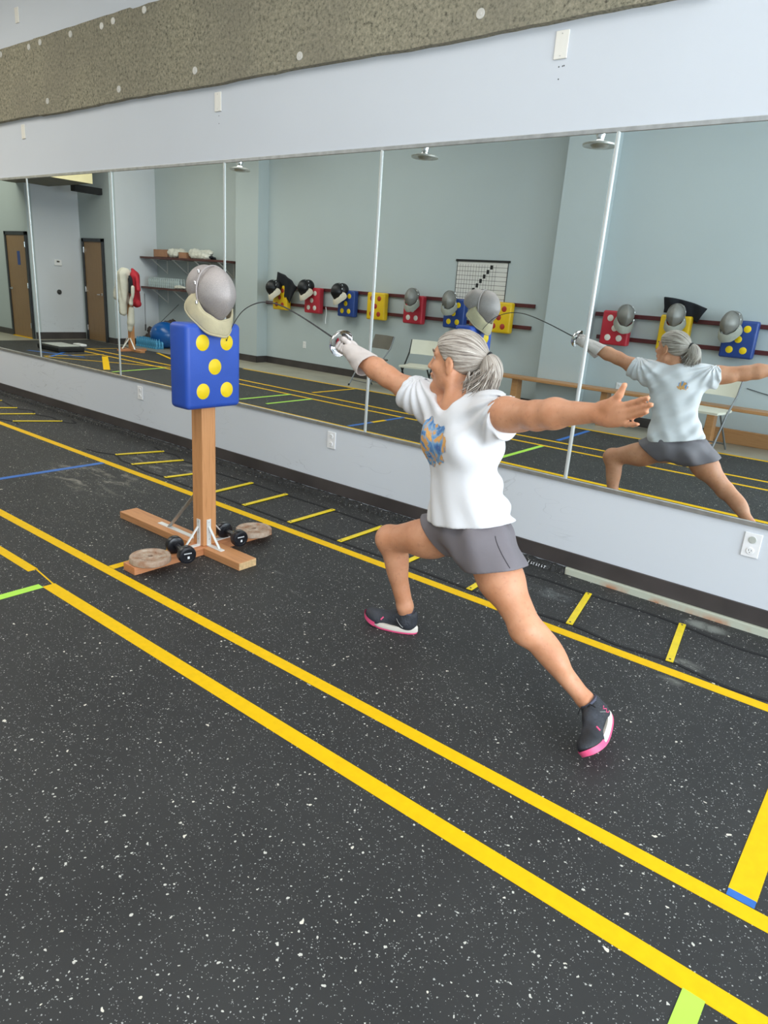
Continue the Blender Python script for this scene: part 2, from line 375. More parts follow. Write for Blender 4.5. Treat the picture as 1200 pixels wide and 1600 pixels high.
def set_props(o, label=None, cat=None, group=None, kind=None):
    if label: o['label'] = label
    if cat: o['category'] = cat
    if group: o['group'] = group
    if kind: o['kind'] = kind
    return o
def obj(name, mb, mat, parent=None, smooth=False, bevel=0, off=None, seg=2):
    me = bpy.data.meshes.new(name)
    vs = mb.v if off is None else [tuple(Vector(v) - Vector(off)) for v in mb.v]
    me.from_pydata(vs, [], mb.f)
    me.update()
    import bmesh
    bm = bmesh.new(); bm.from_mesh(me); bmesh.ops.recalc_face_normals(bm, faces=bm.faces); bm.to_mesh(me); bm.free()
    me.materials.append(mat)
    if smooth:
        me.polygons.foreach_set('use_smooth', [True] * len(me.polygons))
        try: me.set_sharp_from_angle(angle=math.radians(42))
        except Exception: pass
    o = bpy.data.objects.new(name, me); C.objects.link(o)
    if parent is not None: o.parent = parent
    if bevel:
        md = o.modifiers.new('bevel', 'BEVEL'); md.width = bevel; md.segments = seg; md.limit_method = 'ANGLE'
    return o
def thing(name, label, cat, loc=(0, 0, 0), group=None, kind=None, rz=0):
    o = bpy.data.objects.new(name, None); C.objects.link(o); o.location = loc; o.rotation_euler = (0, 0, rz)
    o.empty_display_size = 0.1
    return set_props(o, label, cat, group, kind)
def wpart(name, mb, mat, root, **kw):      # part whose vertices are written in world coordinates
    return obj(name, mb, mat, root, off=root.location, **kw)
def single(name, mb, mat, label, cat, group=None, kind=None, **kw):
    return set_props(obj(name, mb, mat, **kw), label, cat, group, kind)
def kids(o): return [c for c in bpy.data.objects if c.parent == o]
def dup(root, loc, rz, label, group=None):
    def cp(o, par):
        c = o.copy(); C.objects.link(c)
        if par is not None: c.parent = par
        for ch in KIDS.get(o.name, []): cp(ch, c)
        return c
    KIDS = {}
    def walk(o):
        KIDS[o.name] = kids(o)
        for k in KIDS[o.name]: walk(k)
    walk(root)
    r = cp(root, None); r.location = loc; r.rotation_euler = (0, 0, rz); r['label'] = label
    if group: r['group'] = group
    return r
def structure(name, mb, mat, **kw): return set_props(obj(name, mb, mat, **kw), kind='structure')

# ------------------------------------------------------------------ distance-field modelling (numpy surface nets)
class Field:
    def __init__(s, lo, hi, h):
        s.lo = np.array(lo, np.float32); s.h = h
        n = np.ceil((np.array(hi) - np.array(lo)) / h).astype(int) + 1
        s.n = n; s.D = np.full(tuple(n), 0.2, np.float32)
        s.ax = [s.lo[i] + h * np.arange(n[i], dtype=np.float32) for i in range(3)]
    def block(s, lo, hi):
        i0 = np.clip(np.floor((np.array(lo) - s.lo) / s.h).astype(int), 0, s.n); i1 = np.clip(np.ceil((np.array(hi) - s.lo) / s.h).astype(int) + 1, 0, s.n)
        sl = tuple(slice(a, b_) for a, b_ in zip(i0, i1))
        X, Y, Z = np.meshgrid(*[s.ax[i][sl[i]] for i in range(3)], indexing='ij')
        return sl, X, Y, Z
    def put(s, fn, lo, hi, k, mode='add'):
        sl, X, Y, Z = s.block(lo, hi)
        if X.size == 0: return s
        d = fn(X, Y, Z).astype(np.float32); A = s.D[sl]
        if mode == 'add':
            if k > 0:
                hh = np.maximum(k - np.abs(A - d), 0) / k; s.D[sl] = np.minimum(A, d) - hh * hh * k * 0.25
            else: s.D[sl] = np.minimum(A, d)
        elif mode == 'sub':
            if k > 0:
                hh = np.maximum(k - np.abs(-A - d), 0) / k; s.D[sl] = -(np.minimum(-A, d) - hh * hh * k * 0.25)
            else: s.D[sl] = np.maximum(A, -d)
        return s
    def cone(s, a, b_, ra, rb, k=0.02, mode='add', inf=0.0, mg=0.05):
        a = np.array(a, float); b_ = np.array(b_, float); ra += inf; rb += inf
        R_ = max(ra, rb) + mg
        ab = b_ - a; L2 = float(ab @ ab) + 1e-9
        def fn(X, Y, Z):
            t = np.clip(((X - a[0]) * ab[0] + (Y - a[1]) * ab[1] + (Z - a[2]) * ab[2]) / L2, 0, 1)
            return np.sqrt((X - a[0] - t * ab[0]) ** 2 + (Y - a[1] - t * ab[1]) ** 2 + (Z - a[2] - t * ab[2]) ** 2) - (ra + (rb - ra) * t)
        return s.put(fn, np.minimum(a, b_) - R_, np.maximum(a, b_) + R_, k, mode)
    def ell(s, c, r, k=0.02, mode='add', axes=None, inf=0.0, mg=0.05):
        c = np.array(c, float); r = np.array(r, float) + inf
        A = np.eye(3) if axes is None else np.array([np.array(a, float) / np.linalg.norm(a) for a in axes])
        R_ = r.max() + mg
        def fn(X, Y, Z):
            P = [(X - c[0]) * A[i, 0] + (Y - c[1]) * A[i, 1] + (Z - c[2]) * A[i, 2] for i in range(3)]
            k0 = np.sqrt(sum((P[i] / r[i]) ** 2 for i in range(3))); k1 = np.sqrt(sum((P[i] / r[i] ** 2) ** 2 for i in range(3))) + 1e-9
            return k0 * (k0 - 1) / k1
        return s.put(fn, c - R_, c + R_, k, mode)
    def cut(s, p, nrm, k=0.0, lo=None, hi=None):
        """remove the half-space on the nrm side of point p (inside an optional box)"""
        nrm = np.array(nrm, float); nrm /= np.linalg.norm(nrm); p = np.array(p, float)
        lo = s.lo if lo is None else lo; hi = s.lo + s.n * s.h if hi is None else hi
        return s.put(lambda X, Y, Z: -((X - p[0]) * nrm[0] + (Y - p[1]) * nrm[1] + (Z - p[2]) * nrm[2]), lo, hi, k, 'sub')
    def warp(s, fn):
        X, Y, Z = np.meshgrid(*s.ax, indexing='ij'); m_ = np.abs(s.D) < 0.06
        s.D[m_] += fn(X[m_], Y[m_], Z[m_]).astype(np.float32); return s
    def mesh(s):
        D = s.D; h = s.h
        D[0] = D[-1] = 0.2; D[:, 0] = D[:, -1] = 0.2; D[:, :, 0] = D[:, :, -1] = 0.2
        I = D < 0; cnt = np.zeros(tuple(n - 1 for n in D.shape), np.int8)
        for dx in (0, 1):
            for dy in (0, 1):
                for dz in (0, 1):
                    cnt += I[dx:D.shape[0] - 1 + dx, dy:D.shape[1] - 1 + dy, dz:D.shape[2] - 1 + dz]
        act = np.argwhere((cnt > 0) & (cnt < 8))
        idx = -np.ones(cnt.shape, np.int32); idx[tuple(act.T)] = np.arange(len(act))
        acc = np.zeros((len(act), 3)); num = np.zeros(len(act))
        for ax in range(3):
            o1, o2 = [a for a in range(3) if a != ax]
            for u in (0, 1):
                for v_ in (0, 1):
                    off = np.zeros(3, int); off[o1] = u; off[o2] = v_
                    p0 = act + off; p1 = p0.copy(); p1[:, ax] += 1
                    d0 = D[tuple(p0.T)]; d1 = D[tuple(p1.T)]
                    mk_ = (d0 < 0) != (d1 < 0)
                    t = np.where(mk_, d0 / (d0 - d1 + 1e-12), 0)
                    q = off + np.zeros((len(act), 3)); q[:, ax] = t
                    acc[mk_] += q[mk_]; num += mk_
        V = (act + acc / num[:, None]) * h + s.lo
        F = []
        for ax in range(3):
            o1, o2 = (ax + 1) % 3, (ax + 2) % 3
            sl0 = [slice(None)] * 3; sl1 = [slice(None)] * 3
            sl0[ax] = slice(0, -1); sl1[ax] = slice(1, None)
            ch = I[tuple(sl0)] != I[tuple(sl1)]
            e = np.argwhere(ch)
            e = e[(e[:, o1] > 0) & (e[:, o2] > 0) & (e[:, o1] < D.shape[o1] - 1) & (e[:, o2] < D.shape[o2] - 1)]
            ins = I[tuple(e.T)]
            def cell(a, b_):
                q = e.copy(); q[:, o1] -= a; q[:, o2] -= b_; return idx[tuple(q.T)]
            Q = np.stack([cell(1, 1), cell(0, 1), cell(0, 0), cell(1, 0)], 1)
            Q[~ins] = Q[~ins][:, ::-1]
            F.append(Q)
        F = np.concatenate(F); F = F[(F >= 0).all(1)]
        # two light smoothing passes
        for _ in range(2):
            S = np.zeros_like(V); cN = np.zeros(len(V))
            for a in range(4):
                b_ = (a + 1) % 4
                np.add.at(S, F[:, a], V[F[:, b_]]); np.add.at(cN, F[:, a], 1)
                np.add.at(S, F[:, b_], V[F[:, a]]); np.add.at(cN, F[:, b_], 1)
            V = 0.5 * V + 0.5 * S / np.maximum(cN, 1)[:, None]
        return V, F
    def obj(s, name, mat, parent=None, off=(0, 0, 0)):
        V, F = s.mesh()
        me = bpy.data.meshes.new(name)
        me.vertices.add(len(V)); me.vertices.foreach_set('co', (V - np.array(off)).astype(np.float32).ravel())
        me.loops.add(len(F) * 4); me.loops.foreach_set('vertex_index', F.astype(np.int32).ravel())
        me.polygons.add(len(F)); me.polygons.foreach_set('loop_start', np.arange(0, len(F) * 4, 4, dtype=np.int32))
        me.update(calc_edges=True); me.validate()
        me.polygons.foreach_set('use_smooth', [True] * len(me.polygons))
        me.materials.append(mat)
        o = bpy.data.objects.new(name, me); C.objects.link(o)
        if parent is not None: o.parent = parent
        return o

# ================================================================== ROOM
XR, XL, YB, ZC = 4.4, -18.0, -5.65, 4.4
structure('floor', MB().mm(XL, XR, YB - 0.3, 0.1, -0.15, -0.012), MT['slab'])
single('rubber_mat', MB().add(
    [(x, y, z) for z in (-0.012, 0.0) for x, y in ((-14.65, -0.03), (-14.65, -4.50), (-9.5, -4.50), (XR - 0.05, -4.98), (XR - 0.05, -0.03))],
    [(4, 3, 2, 1, 0), (5, 6, 7, 8, 9), (0, 1, 6, 5), (1, 2, 7, 6), (2, 3, 8, 7), (3, 4, 9, 8), (4, 0, 5, 9)]), MT['floor'],
    'black rubber matting flecked with white that covers the training floor', 'floor mat')
structure('ceiling', MB().mm(XL, XR, YB, 0.1, ZC, ZC + 0.1), MT['ceiling'])
structure('wall_mirror', MB().mm(XL, XR, 0.0, 0.12, -0.012, ZC), MT['wall'])
# back wall, with an opening added for fill light for x > 0.1
mb = MB().mm(-13.75, 0.1, YB - 0.12, YB, -0.012, ZC).mm(0.1, 3.5, YB - 0.12, YB, 3.3, ZC).mm(0.1, 3.5, YB - 0.12, YB, -0.012, 0.45).mm(3.5, XR, YB - 0.12, YB, -0.012, ZC)
structure('wall_back', mb, MT['wall_back'])
mb = MB().mm(XR, XR + 0.12, -0.3, 0, -0.012, ZC).mm(XR, XR + 0.12, YB, -5.35, -0.012, ZC).mm(XR, XR + 0.12, -5.35, -0.3, 3.35, ZC).mm(XR, XR + 0.12, -5.35, -0.3, -0.012, 0.35)
structure('wall_right', mb, MT['wall_back'])
structure('wall_left', MB().mm(XL - 0.1, XL, -3.5, 0, -0.012, ZC), MT['wall_back'])
structure('wall_entry', MB().mm(XL, -14.97, -3.62, -3.5, -0.012, ZC), MT['wall_back'])
structure('wall_alcove', MB().mm(-15.09, -14.97, -4.6, -3.62, -0.012, ZC), MT['wall'])  # lighter wall colour carries the window light on this face
structure('wall_closet', MB().mm(-15.09, -13.75, -4.72, -4.6, -0.012, ZC), MT['wall_back'])
structure('wall_corner', MB().mm(-13.87, -13.75, YB, -4.72, -0.012, ZC), MT['wall'])  # lit copy of the wall paint for the side facing the windows
structure('wall_pilaster', MB().mm(-4.37, -3.77, YB, -5.40, -0.012, ZC), MT['wall_back'])
structure('wall_pilaster.001', MB().mm(-10.85, -10.23, YB, -5.40, -0.012, ZC), MT['wall_back'])
# baseboards
structure('baseboard_mirror', MB().mm(XL, XR, -0.012, 0, 0.040, 0.129), MT['baseboard'], bevel=0.003)
mb = MB().mm(-13.75, -10.85, YB, YB + 0.012, -0.012, 0.11).mm(-10.23, -4.37, YB, YB + 0.012, -0.012, 0.11).mm(-3.77, XR, YB, YB + 0.012, -0.012, 0.11)
mb.mm(-10.86, -10.22, -5.40, -5.388, -0.012, 0.11).mm(-4.38, -3.76, -5.40, -5.388, -0.012, 0.11).mm(-3.77, -3.758, YB, -5.388, -0.012, 0.11).mm(-10.23, -10.218, YB, -5.388, -0.012, 0.11)
structure('baseboard_back', mb, MT['baseboard'])
mb = MB().mm(XL, -16.0, -3.5, -3.488, -0.012, 0.11).mm(-14.97, -14.958, -4.6, -3.5, -0.012, 0.13).mm(-13.75, -13.738, YB, -4.6, -0.012, 0.11).mm(-14.02, -13.75, -4.6, -4.588, -0.012, 0.11)
structure('baseboard_far', mb, MT['baseboard'])
# curb under the baseboard: bare painted steel on the right, rough rubber upstand on the left
structure('trim_1', MB().mm(-1.40, XR, -0.030, 0, -0.012, 0.039), MT['angle'], bevel=0.003)
random.seed(3)
mb = MB(); x = -18.0
vs = []; N = 900
for i in range(N + 1):
    x = -18.0 + 16.6 * i / N
    w = -0.045 - random.random() * 0.012; hgt = 0.030 + random.random() * 0.007
    vs += [(x, w, -0.004), (x, w + 0.008, hgt * 0.8), (x, -0.012, hgt), (x, 0, hgt)]
fs = []
for i in range(N):
    for j in range(3): a = i * 4 + j; fs.append((a, a + 1, a + 5, a + 4))
mb.add(vs, fs)
structure('trim_2', mb, MT['rubber_edge'])
# small white marks on the cut rubber edge beside the steel
mb = MB(); random.seed(8); x = -1.62
for k in range(7):
    w = 0.006 + random.random() * 0.006
    mb.tube([(x, -0.0565, 0.006), (x + w * 0.6, -0.056, 0.022)], 0.0016, 5); mb.tube([(x, -0.056, 0.020 - 0.010 * (k % 2)), (x + w, -0.056, 0.020 - 0.010 * (k % 2))], 0.0016, 5)
    x += 0.017
single('paint_mark', mb, MT['plate_white'], 'white painted scribble on the cut black rubber edge under the baseboard', 'marking')

# mirror: six panels with pale joint strips and metal channels
ZT, ZB = 2.289, 0.527
SE = [-9.04, -7.52, -5.99, -4.466, -2.972, -1.493, 0.02, 1.54]
wh = ['at the far left edge', 'left of the shelf reflections, with the closet door in it', 'holding the reflected jacket stand and shelves',
      'reflecting the black masks, behind the foil blade', 'reflecting the white folding chair, behind the lunging woman', 'at the right, reflecting the woman\'s back', 'beyond the right edge of the woman\'s reflection']
for i in range(7):
    mb = MB().mm(SE[i] + 0.003, SE[i + 1] - 0.003, -0.006, -0.0005, ZB, ZT)
    single('wall_mirror_panel', mb, MT['mirror'], 'tall frameless mirror panel ' + wh[i], 'mirror', 'mirror panels along the wall')
wh = ['leftmost of the row', 'left of the reflected jacket stand', 'just above the fencing mask on the stand', 'crossing the reflected yellow target', 'right of the reflected pilaster, behind the open hand', 'past the reflected outstretched arm']
for i in range(6):
    x = SE[i + 1]
    mb = MB().tube([(x, -0.008, ZB), (x, -0.008, ZT)], 0.0105, 10, flat=0.5)
    single('mirror_joint_strip', mb, MT['seam'], 'narrow white vertical strip between mirror panels, ' + wh[i], 'trim strip', 'strips between the mirror panels', smooth=True)
structure('trim_3', MB().mm(-9.3, 1.6, -0.012, 0, ZT - 0.004, ZT + 0.018), MT['alu'], bevel=0.002)
structure('trim_4', MB().mm(-9.3, 1.6, -0.014, 0, ZB - 0.004, ZB + 0.020), MT['alu'], bevel=0.002)

# sprayed board band above the mirrors with its washers
t = thing('insulation_band', 'long rough grey-brown fibre board band with pale washers above the mirrors', 'insulation board', (0, -0.02, 3.1))
random.seed(5)
xs = [-18, -8.6, -7.1, -5.55, -3.95, -2.3, -1.18]
vs = []; fs = []; prof = []
dz = 0.0
pts_t = []; pts_b = []
for i in range(len(xs) - 1):
    za = 2.798 + random.uniform(-0.006, 0.008); zb = 3.405 + random.uniform(-0.008, 0.01)
    x0, x1 = xs[i], xs[i + 1]; mb = None
    n = 14
    for j in range(n):
        x = x0 + (x1 - x0) * j / (n - 1)
        pts_b.append((x, za + 0.005 * math.sin(x * 3.1) + random.uniform(-0.003, 0.003))); pts_t.append((x, zb + random.uniform(-0.003, 0.003)))
poly = pts_b + pts_t[::-1]
n = len(pts_b)
vs = [(x, -0.045, z) for x, z in pts_b] + [(x, -0.045, z) for x, z in pts_t] + [(x, 0, z) for x, z in pts_b] + [(x, 0, z) for x, z in pts_t]
for i in range(n - 1):
    fs += [(i, i + 1, n + i + 1, n + i), (i, 2 * n + i, 2 * n + i + 1, i + 1), (n + i, n + i + 1, 3 * n + i + 1, 3 * n + i)]
fs += [(n - 1, 3 * n - 1, 4 * n - 1, 2 * n - 1), (0, n, 3 * n, 2 * n)]
wpart('board', MB().add(vs, fs), MT['board'], t)
WASH = [(-7.75, 3.37), (-7.19, 3.36), (-6.98, 3.37), (-6.45, 3.36), (-5.96, 3.35), (-5.79, 3.36), (-5.36, 3.37), (-4.87, 3.39), (-4.70, 3.36), (-6.92, 2.90), (-5.75, 2.88), (-4.75, 2.90), (-3.67, 2.86), (-2.33, 2.89)]
for x, z in WASH:
    wpart('washer', MB().lathe([(0, 0.006), (0.007, 0.006), (0.008, 0.004), (0.024, 0.004), (0.026, 0.0)], (x, -0.045, z), (0, -1, 0), 20), MT['washer'], t, smooth=True)

# wall plates
def blank_plate(x, z, label):
    t = thing('blank_wall_plate', label, 'wall plate', (x, 0, z), 'blank plates above the mirrors')
    obj('plate', MB().box((0, -0.004, 0), (0.072, 0.008, 0.125)), MT['plate'], t, bevel=0.003)
    obj('screw', MB().lathe([(0, 0.0016), (0.003, 0.0014), (0.0035, 0)], (0, -0.008, 0.048), (0, -1, 0), 10), MT['washer'], t)
    obj('screw', MB().lathe([(0, 0.0016), (0.003, 0.0014), (0.0035, 0)], (0, -0.008, -0.048), (0, -1, 0), 10), MT['washer'], t)
blank_plate(-7.51, 2.70, 'blank ivory wall plate high above the leftmost mirrors')
blank_plate(-4.54, 2.69, 'blank ivory wall plate high on the wall above the target stand')
blank_plate(-1.86, 2.70, 'largest looking blank ivory plate near the end of the fibre band')
blank_plate(-7.45, 3.66, 'thin ivory plate above the fibre band in the top left corner')
mb = MB()
for dx, dz in ((-0.012, 0), (0.008, 0.001), (0.016, 0.002), (-0.006, -0.055)): mb.lathe([(0, 0.001), (0.0035, 0.0)], (-1.85 + dx, -0.0005, 2.605 + dz), (0, -1, 0), 8)
for dx, dz in ((0, 0), (0.0, -0.05)): mb.lathe([(0, 0.001), (0.0035, 0.0)], (-4.535 + dx, -0.0005, 2.60 + dz), (0, -1, 0), 8)
structure('trim_5', mb, MT['slot'])
def outlet(x, z, label, y=0, sy=-1, s=1.0, plug=False):
    t = thing('power_outlet', label, 'outlet', (x, y, z), 'power outlets in the walls')
    obj('plate', MB().box((0, sy * 0.004, 0), (0.078 * s, 0.008, 0.122 * s)), MT['plate_white'], t, bevel=0.003)
    for k, zz in enumerate((0.028, -0.028)):
        f = obj('receptacle', MB().lathe([(0, 0.0045), (0.016, 0.0045), (0.0175, 0.003), (0.0175, 0)], (0, sy * 0.0075, zz), (0, sy, 0), 20), MT['grey_disc'] if (plug and k == 0) else MT['plate_white'], t, smooth=True)
        if not (plug and k == 0):
            obj('slot', MB().box((-0.006, sy * 0.0122, zz + 0.003), (0.002, 0.0008, 0.008)).box((0.006, sy * 0.0122, zz + 0.003), (0.002, 0.0008, 0.007)).box((0, sy * 0.0122, zz - 0.008), (0.004, 0.0008, 0.004)), MT['slot'], f)
outlet(-5.68, 0.425, 'small white outlet low on the wall left of the target stand')
outlet(-3.28, 0.43, 'white outlet low on the wall between target stand and woman')
outlet(-0.505, 0.43, 'large looking white outlet with a round plug cover at the right edge', plug=True)
outlet(-9.2, 0.42, 'outlet seen in the mirror below the red target with the black mask', YB, 1)
outlet(-3.29, 0.46, 'outlet seen in the mirror above the wooden bench', YB, 1)

# floor tape --------------------------------------------------------
def tape(p0, p1, w, mat, label, z=0.0012, ends=None):
    a = Vector((p0[0], p0[1], 0)); b_ = Vector((p1[0], p1[1], 0)); d = (b_ - a).normalized(); q = Vector((-d.y, d.x, 0)) * w / 2
    vs = [a - q, b_ - q, b_ + q, a + q]
    vv = [(v.x, v.y, 0.0002) for v in vs] + [(v.x, v.y, z) for v in vs]
    single('floor_tape', MB().add(vv, [(3, 2, 1, 0), (4, 5, 6, 7), (0, 1, 5, 4), (1, 2, 6, 5), (2, 3, 7, 6), (3, 0, 4, 7)]), mat, label, 'tape', 'tape lines on the rubber floor')
Y_, G_, B_ = MT['yellow'], MT['green'], MT['blue_tape']
tape((-13.0, -0.722), (4.2, -0.722), 0.060, Y_, 'yellow floor tape line nearest the mirror wall, along the ladder')
tape((-13.0, -1.858), (4.2, -1.862), 0.055, Y_, 'middle long yellow tape line running in front of the target stand')
tape((-3.13, -2.160), (4.2, -2.165), 0.062, Y_, 'nearest long yellow tape line, crossing the foreground')
tape((-13.0, -2.085), (-3.35, -2.130), 0.050, Y_, 'yellow tape piece at the left edge ending before the lime tape')
tape((-3.36, -2.112), (-3.13, -2.138), 0.008, Y_, 'very thin sliver of yellow tape joining two thicker pieces')
tape((-3.13, -0.75), (-3.13, -1.83), 0.050, Y_, 'short yellow crosswise tape under the target stand', z=0.0016)
tape((-5.07, -0.75), (-5.07, -1.83), 0.050, B_, 'blue crosswise tape beside the chalky scuffs at left', z=0.0016)
tape((-5.02, -2.18), (-5.02, -3.22), 0.050, B_, 'blue crosswise tape seen in the mirror left of the woman\'s shirt', z=0.0016)
tape((-5.02, -2.60), (-5.02, -2.85), 0.051, Y_, 'yellow patch on the reflected blue tape', z=0.0022)
tape((-3.145, -2.19), (-3.145, -3.22), 0.050, G_, 'lime crosswise tape meeting the foreground yellow line at left', z=0.0016)
tape((-0.07, -1.831), (-0.07, -1.803), 0.070, B_, 'small blue tape stub at the end of the wide yellow piece', z=0.0018)
tape((-0.07, -1.804), (-0.07, -0.75), 0.072, Y_, 'wide yellow crosswise tape at the right edge', z=0.0016)
tape((-0.09, -2.19), (-0.09, -3.22), 0.050, G_, 'lime crosswise tape at the bottom right corner', z=0.0016)
tape((-13.0, -3.23), (-6.0, -3.18), 0.050, Y_, 'fourth long yellow tape line, reflected far down the mirror')
tape((-6.0, -3.18), (-2.3, -3.27), 0.050, Y_, 'yellow tape line reflected behind the woman, lower of the pair')
tape((-2.3, -3.27), (4.2, -3.47), 0.050, Y_, 'yellow tape line under the photographer, lower of the reflected pair')
tape((-13.0, -3.53), (-5.0, -3.47), 0.050, Y_, 'fifth long yellow tape line, upper of the reflected pair at left')
tape((-5.0, -3.47), (-1.8, -3.64), 0.050, Y_, 'yellow tape line reflected beside the woman, upper of the pair')
tape((-1.8, -3.64), (4.2, -3.86), 0.050, Y_, 'yellow tape line reflected between the legs, upper of the pair')
tape((-9.5, -4.46), (4.2, -4.93), 0.055, Y_, 'yellow tape along the far edge of the matting')
tape((-7.0, -2.28), (-7.0, -3.2), 0.05, G_, 'lime tape in the mirror just right of the blue target', z=0.0016)
tape((-6.57, -2.36), (-6.57, -3.18), 0.05, G_, 'shorter lime tape in the mirror below the foil blade', z=0.0016)
tape((-6.97, -3.6), (-6.95, -4.5), 0.05, Y_, 'yellow crosswise tape in the mirror near the concrete strip', z=0.0016)
tape((-3.17, -3.66), (-3.2, -4.62), 0.05, B_, 'blue tape in the mirror behind the open hand', z=0.0016)
tape((-9.85, -2.18), (-10.02, -3.25), 0.045, G_, 'lime tape in the mirror left of the target stand', z=0.0016)
tape((-12.02, -2.2), (-11.98, -3.28), 0.04, Y_, 'thin yellow crosswise tape in the mirror beside the black platform', z=0.0016)
tape((-12.95, -3.55), (-12.9, -4.1), 0.04, Y_, 'thin yellow crosswise tape in the mirror in front of the jacket stand', z=0.0016)
tape((-11.9, -2.17), (-9.93, -3.41), 0.04, Y_, 'thin yellow diagonal tape in the mirror crossing the lines', z=0.0019)
tape((-11.70, -3.14), (-10.10, -2.24), 0.10, Y_, 'broad yellow diagonal tape in the mirror right of the platform', z=0.0022)
tape((-12.0, -4.42), (-10.69, -3.95), 0.06, Y_, 'broad yellow tape in the mirror between water packs and target', z=0.0022)
tape((-12.9, -2.35), (-11.7, -2.75), 0.06, B_, 'blue diagonal tape in the mirror beneath the black platform', z=0.0019)
tape((-12.7, -3.0), (-11.9, -2.25), 0.06, B_, 'second blue diagonal tape crossing under the black platform', z=0.0024)

# agility ladders ----------------------------------------------------
def ladder(label, rungs, s_near, s_far):
    xs = [0.5 * (r[0][0] + r[1][0]) for r in rungs]
    t = thing('agility_ladder', label, 'agility ladder', (xs[0], -0.4, 0))
    for (a, b_) in rungs:
        A = Vector((a[0], a[1], 0.006)); B2 = Vector((b_[0], b_[1], 0.006)); d = (B2 - A).normalized()
        R_ = Matrix.Rotation(math.atan2(d.y, d.x), 3, 'Z')
        r = wpart('rung', MB().box((A + B2) / 2, ((B2 - A).length, 0.033, 0.005), R_), MT['yellow_rung'], t, bevel=0.0015)
        for P in (A + d * 0.018, B2 - d * 0.018):
            wpart_child('rivet', MB().cyl(P + Vector((0, 0, 0.002)), P + Vector((0, 0, 0.0042)), 0.005, n=10), MT['slot'], r, t)
    for pts in (s_near, s_far):
        wpart('strap', ribbon(pts, 0.018, 0.0035), MT['black_strap'], t)
def wpart_child(name, mb, mat, par, root):
    o = obj(name, mb, mat, par, off=root.location); return o
def smooth_pts(pts, n=6):
    P = [Vector((*p, 0)) if len(p) == 2 else Vector(p) for p in pts]; out = []
    for i in range(len(P) - 1):
        p0 = P[max(i - 1, 0)]; p1 = P[i]; p2 = P[i + 1]; p3 = P[min(i + 2, len(P) - 1)]
        for j in range(n):
            t = j / n
            out.append(0.5 * ((2 * p1) + (p2 - p0) * t + (2 * p0 - 5 * p1 + 4 * p2 - p3) * t * t + (3 * p1 - p0 - 3 * p2 + p3) * t ** 3))
    out.append(P[-1]); return out
def ribbon(pts, w, z):
    P = smooth_pts(pts); vs = []; fs = []
    for i, p in enumerate(P):
        d = (P[min(i + 1, len(P) - 1)] - P[max(i - 1, 0)]); d.z = 0; d.normalize(); q = Vector((-d.y, d.x, 0)) * w / 2
        vs += [(p.x - q.x, p.y - q.y, 0.0004), (p.x + q.x, p.y + q.y, 0.0004), (p.x - q.x, p.y - q.y, z), (p.x + q.x, p.y + q.y, z)]
    for i in range(len(P) - 1):
        a = i * 4; fs += [(a, a + 1, a + 5, a + 4), (a + 2, a + 6, a + 7, a + 3), (a, a + 4, a + 6, a + 2), (a + 1, a + 3, a + 7, a + 5)]
    k = (len(P) - 1) * 4; fs += [(0, 2, 3, 1), (k, k + 1, k + 3, k + 2)]
    return MB().add(vs, fs)
RG = [((-5.24, -0.54), (-5.12, -0.15)), ((-4.89, -0.61), (-4.77, -0.20)), ((-4.41, -0.63), (-4.34, -0.22)), ((-3.88, -0.62), (-3.90, -0.20)), ((-3.51, -0.62), (-3.52, -0.20)),
      ((-3.05, -0.63), (-3.05, -0.20)), ((-2.60, -0.64), (-2.60, -0.21)), ((-2.12, -0.64), (-2.13, -0.21)), ((-1.66, -0.65), (-1.68, -0.21)), ((-1.10, -0.63), (-1.18, -0.20)), ((-0.62, -0.64), (-0.69, -0.20)),
      ((-0.12, -0.66), (-0.16, -0.22)), ((0.36, -0.66), (0.33, -0.22))]
sn = [(-5.55, -0.62), (-5.40, -0.60), (-5.24, -0.54), (-5.05, -0.60), (-4.89, -0.60), (-4.64, -0.63), (-4.41, -0.62), (-4.1, -0.63), (-3.88, -0.61), (-3.51, -0.61), (-3.05, -0.62), (-2.60, -0.63), (-2.12, -0.63), (-1.66, -0.64), (-1.38, -0.645), (-1.10, -0.62), (-0.85, -0.655), (-0.62, -0.63), (-0.36, -0.675), (-0.12, -0.65), (0.36, -0.65), (0.9, -0.66)]
sf = [(-5.30, -0.12), (-5.12, -0.16), (-4.95, -0.14), (-4.77, -0.21), (-4.5, -0.19), (-4.34, -0.23), (-3.90, -0.21), (-3.52, -0.21), (-3.05, -0.21), (-2.60, -0.22), (-2.13, -0.22), (-1.68, -0.22), (-1.42, -0.20), (-1.18, -0.21), (-0.93, -0.195), (-0.69, -0.21), (-0.42, -0.255), (-0.16, -0.23), (0.33, -0.23), (0.9, -0.24)]
ladder('yellow and black agility ladder lying behind the stand and the woman', RG, sn, sf)
ladder('second agility ladder with yellow rungs at the far left edge',
       [((-8.20, -0.58), (-8.12, -0.2)), ((-7.82, -0.60), (-7.62, -0.26)), ((-7.40, -0.60), (-7.22, -0.26)), ((-6.97, -0.60), (-6.74, -0.22))],
       [(-8.6, -0.6), (-8.2, -0.58), (-7.82, -0.60), (-7.6, -0.66), (-7.40, -0.60), (-7.2, -0.66), (-6.97, -0.60), (-6.82, -0.62)],
       [(-8.5, -0.2), (-8.12, -0.21), (-7.62, -0.27), (-7.4, -0.20), (-7.22, -0.27), (-7.0, -0.21), (-6.74, -0.23), (-6.60, -0.16), (-6.74, -0.12)])

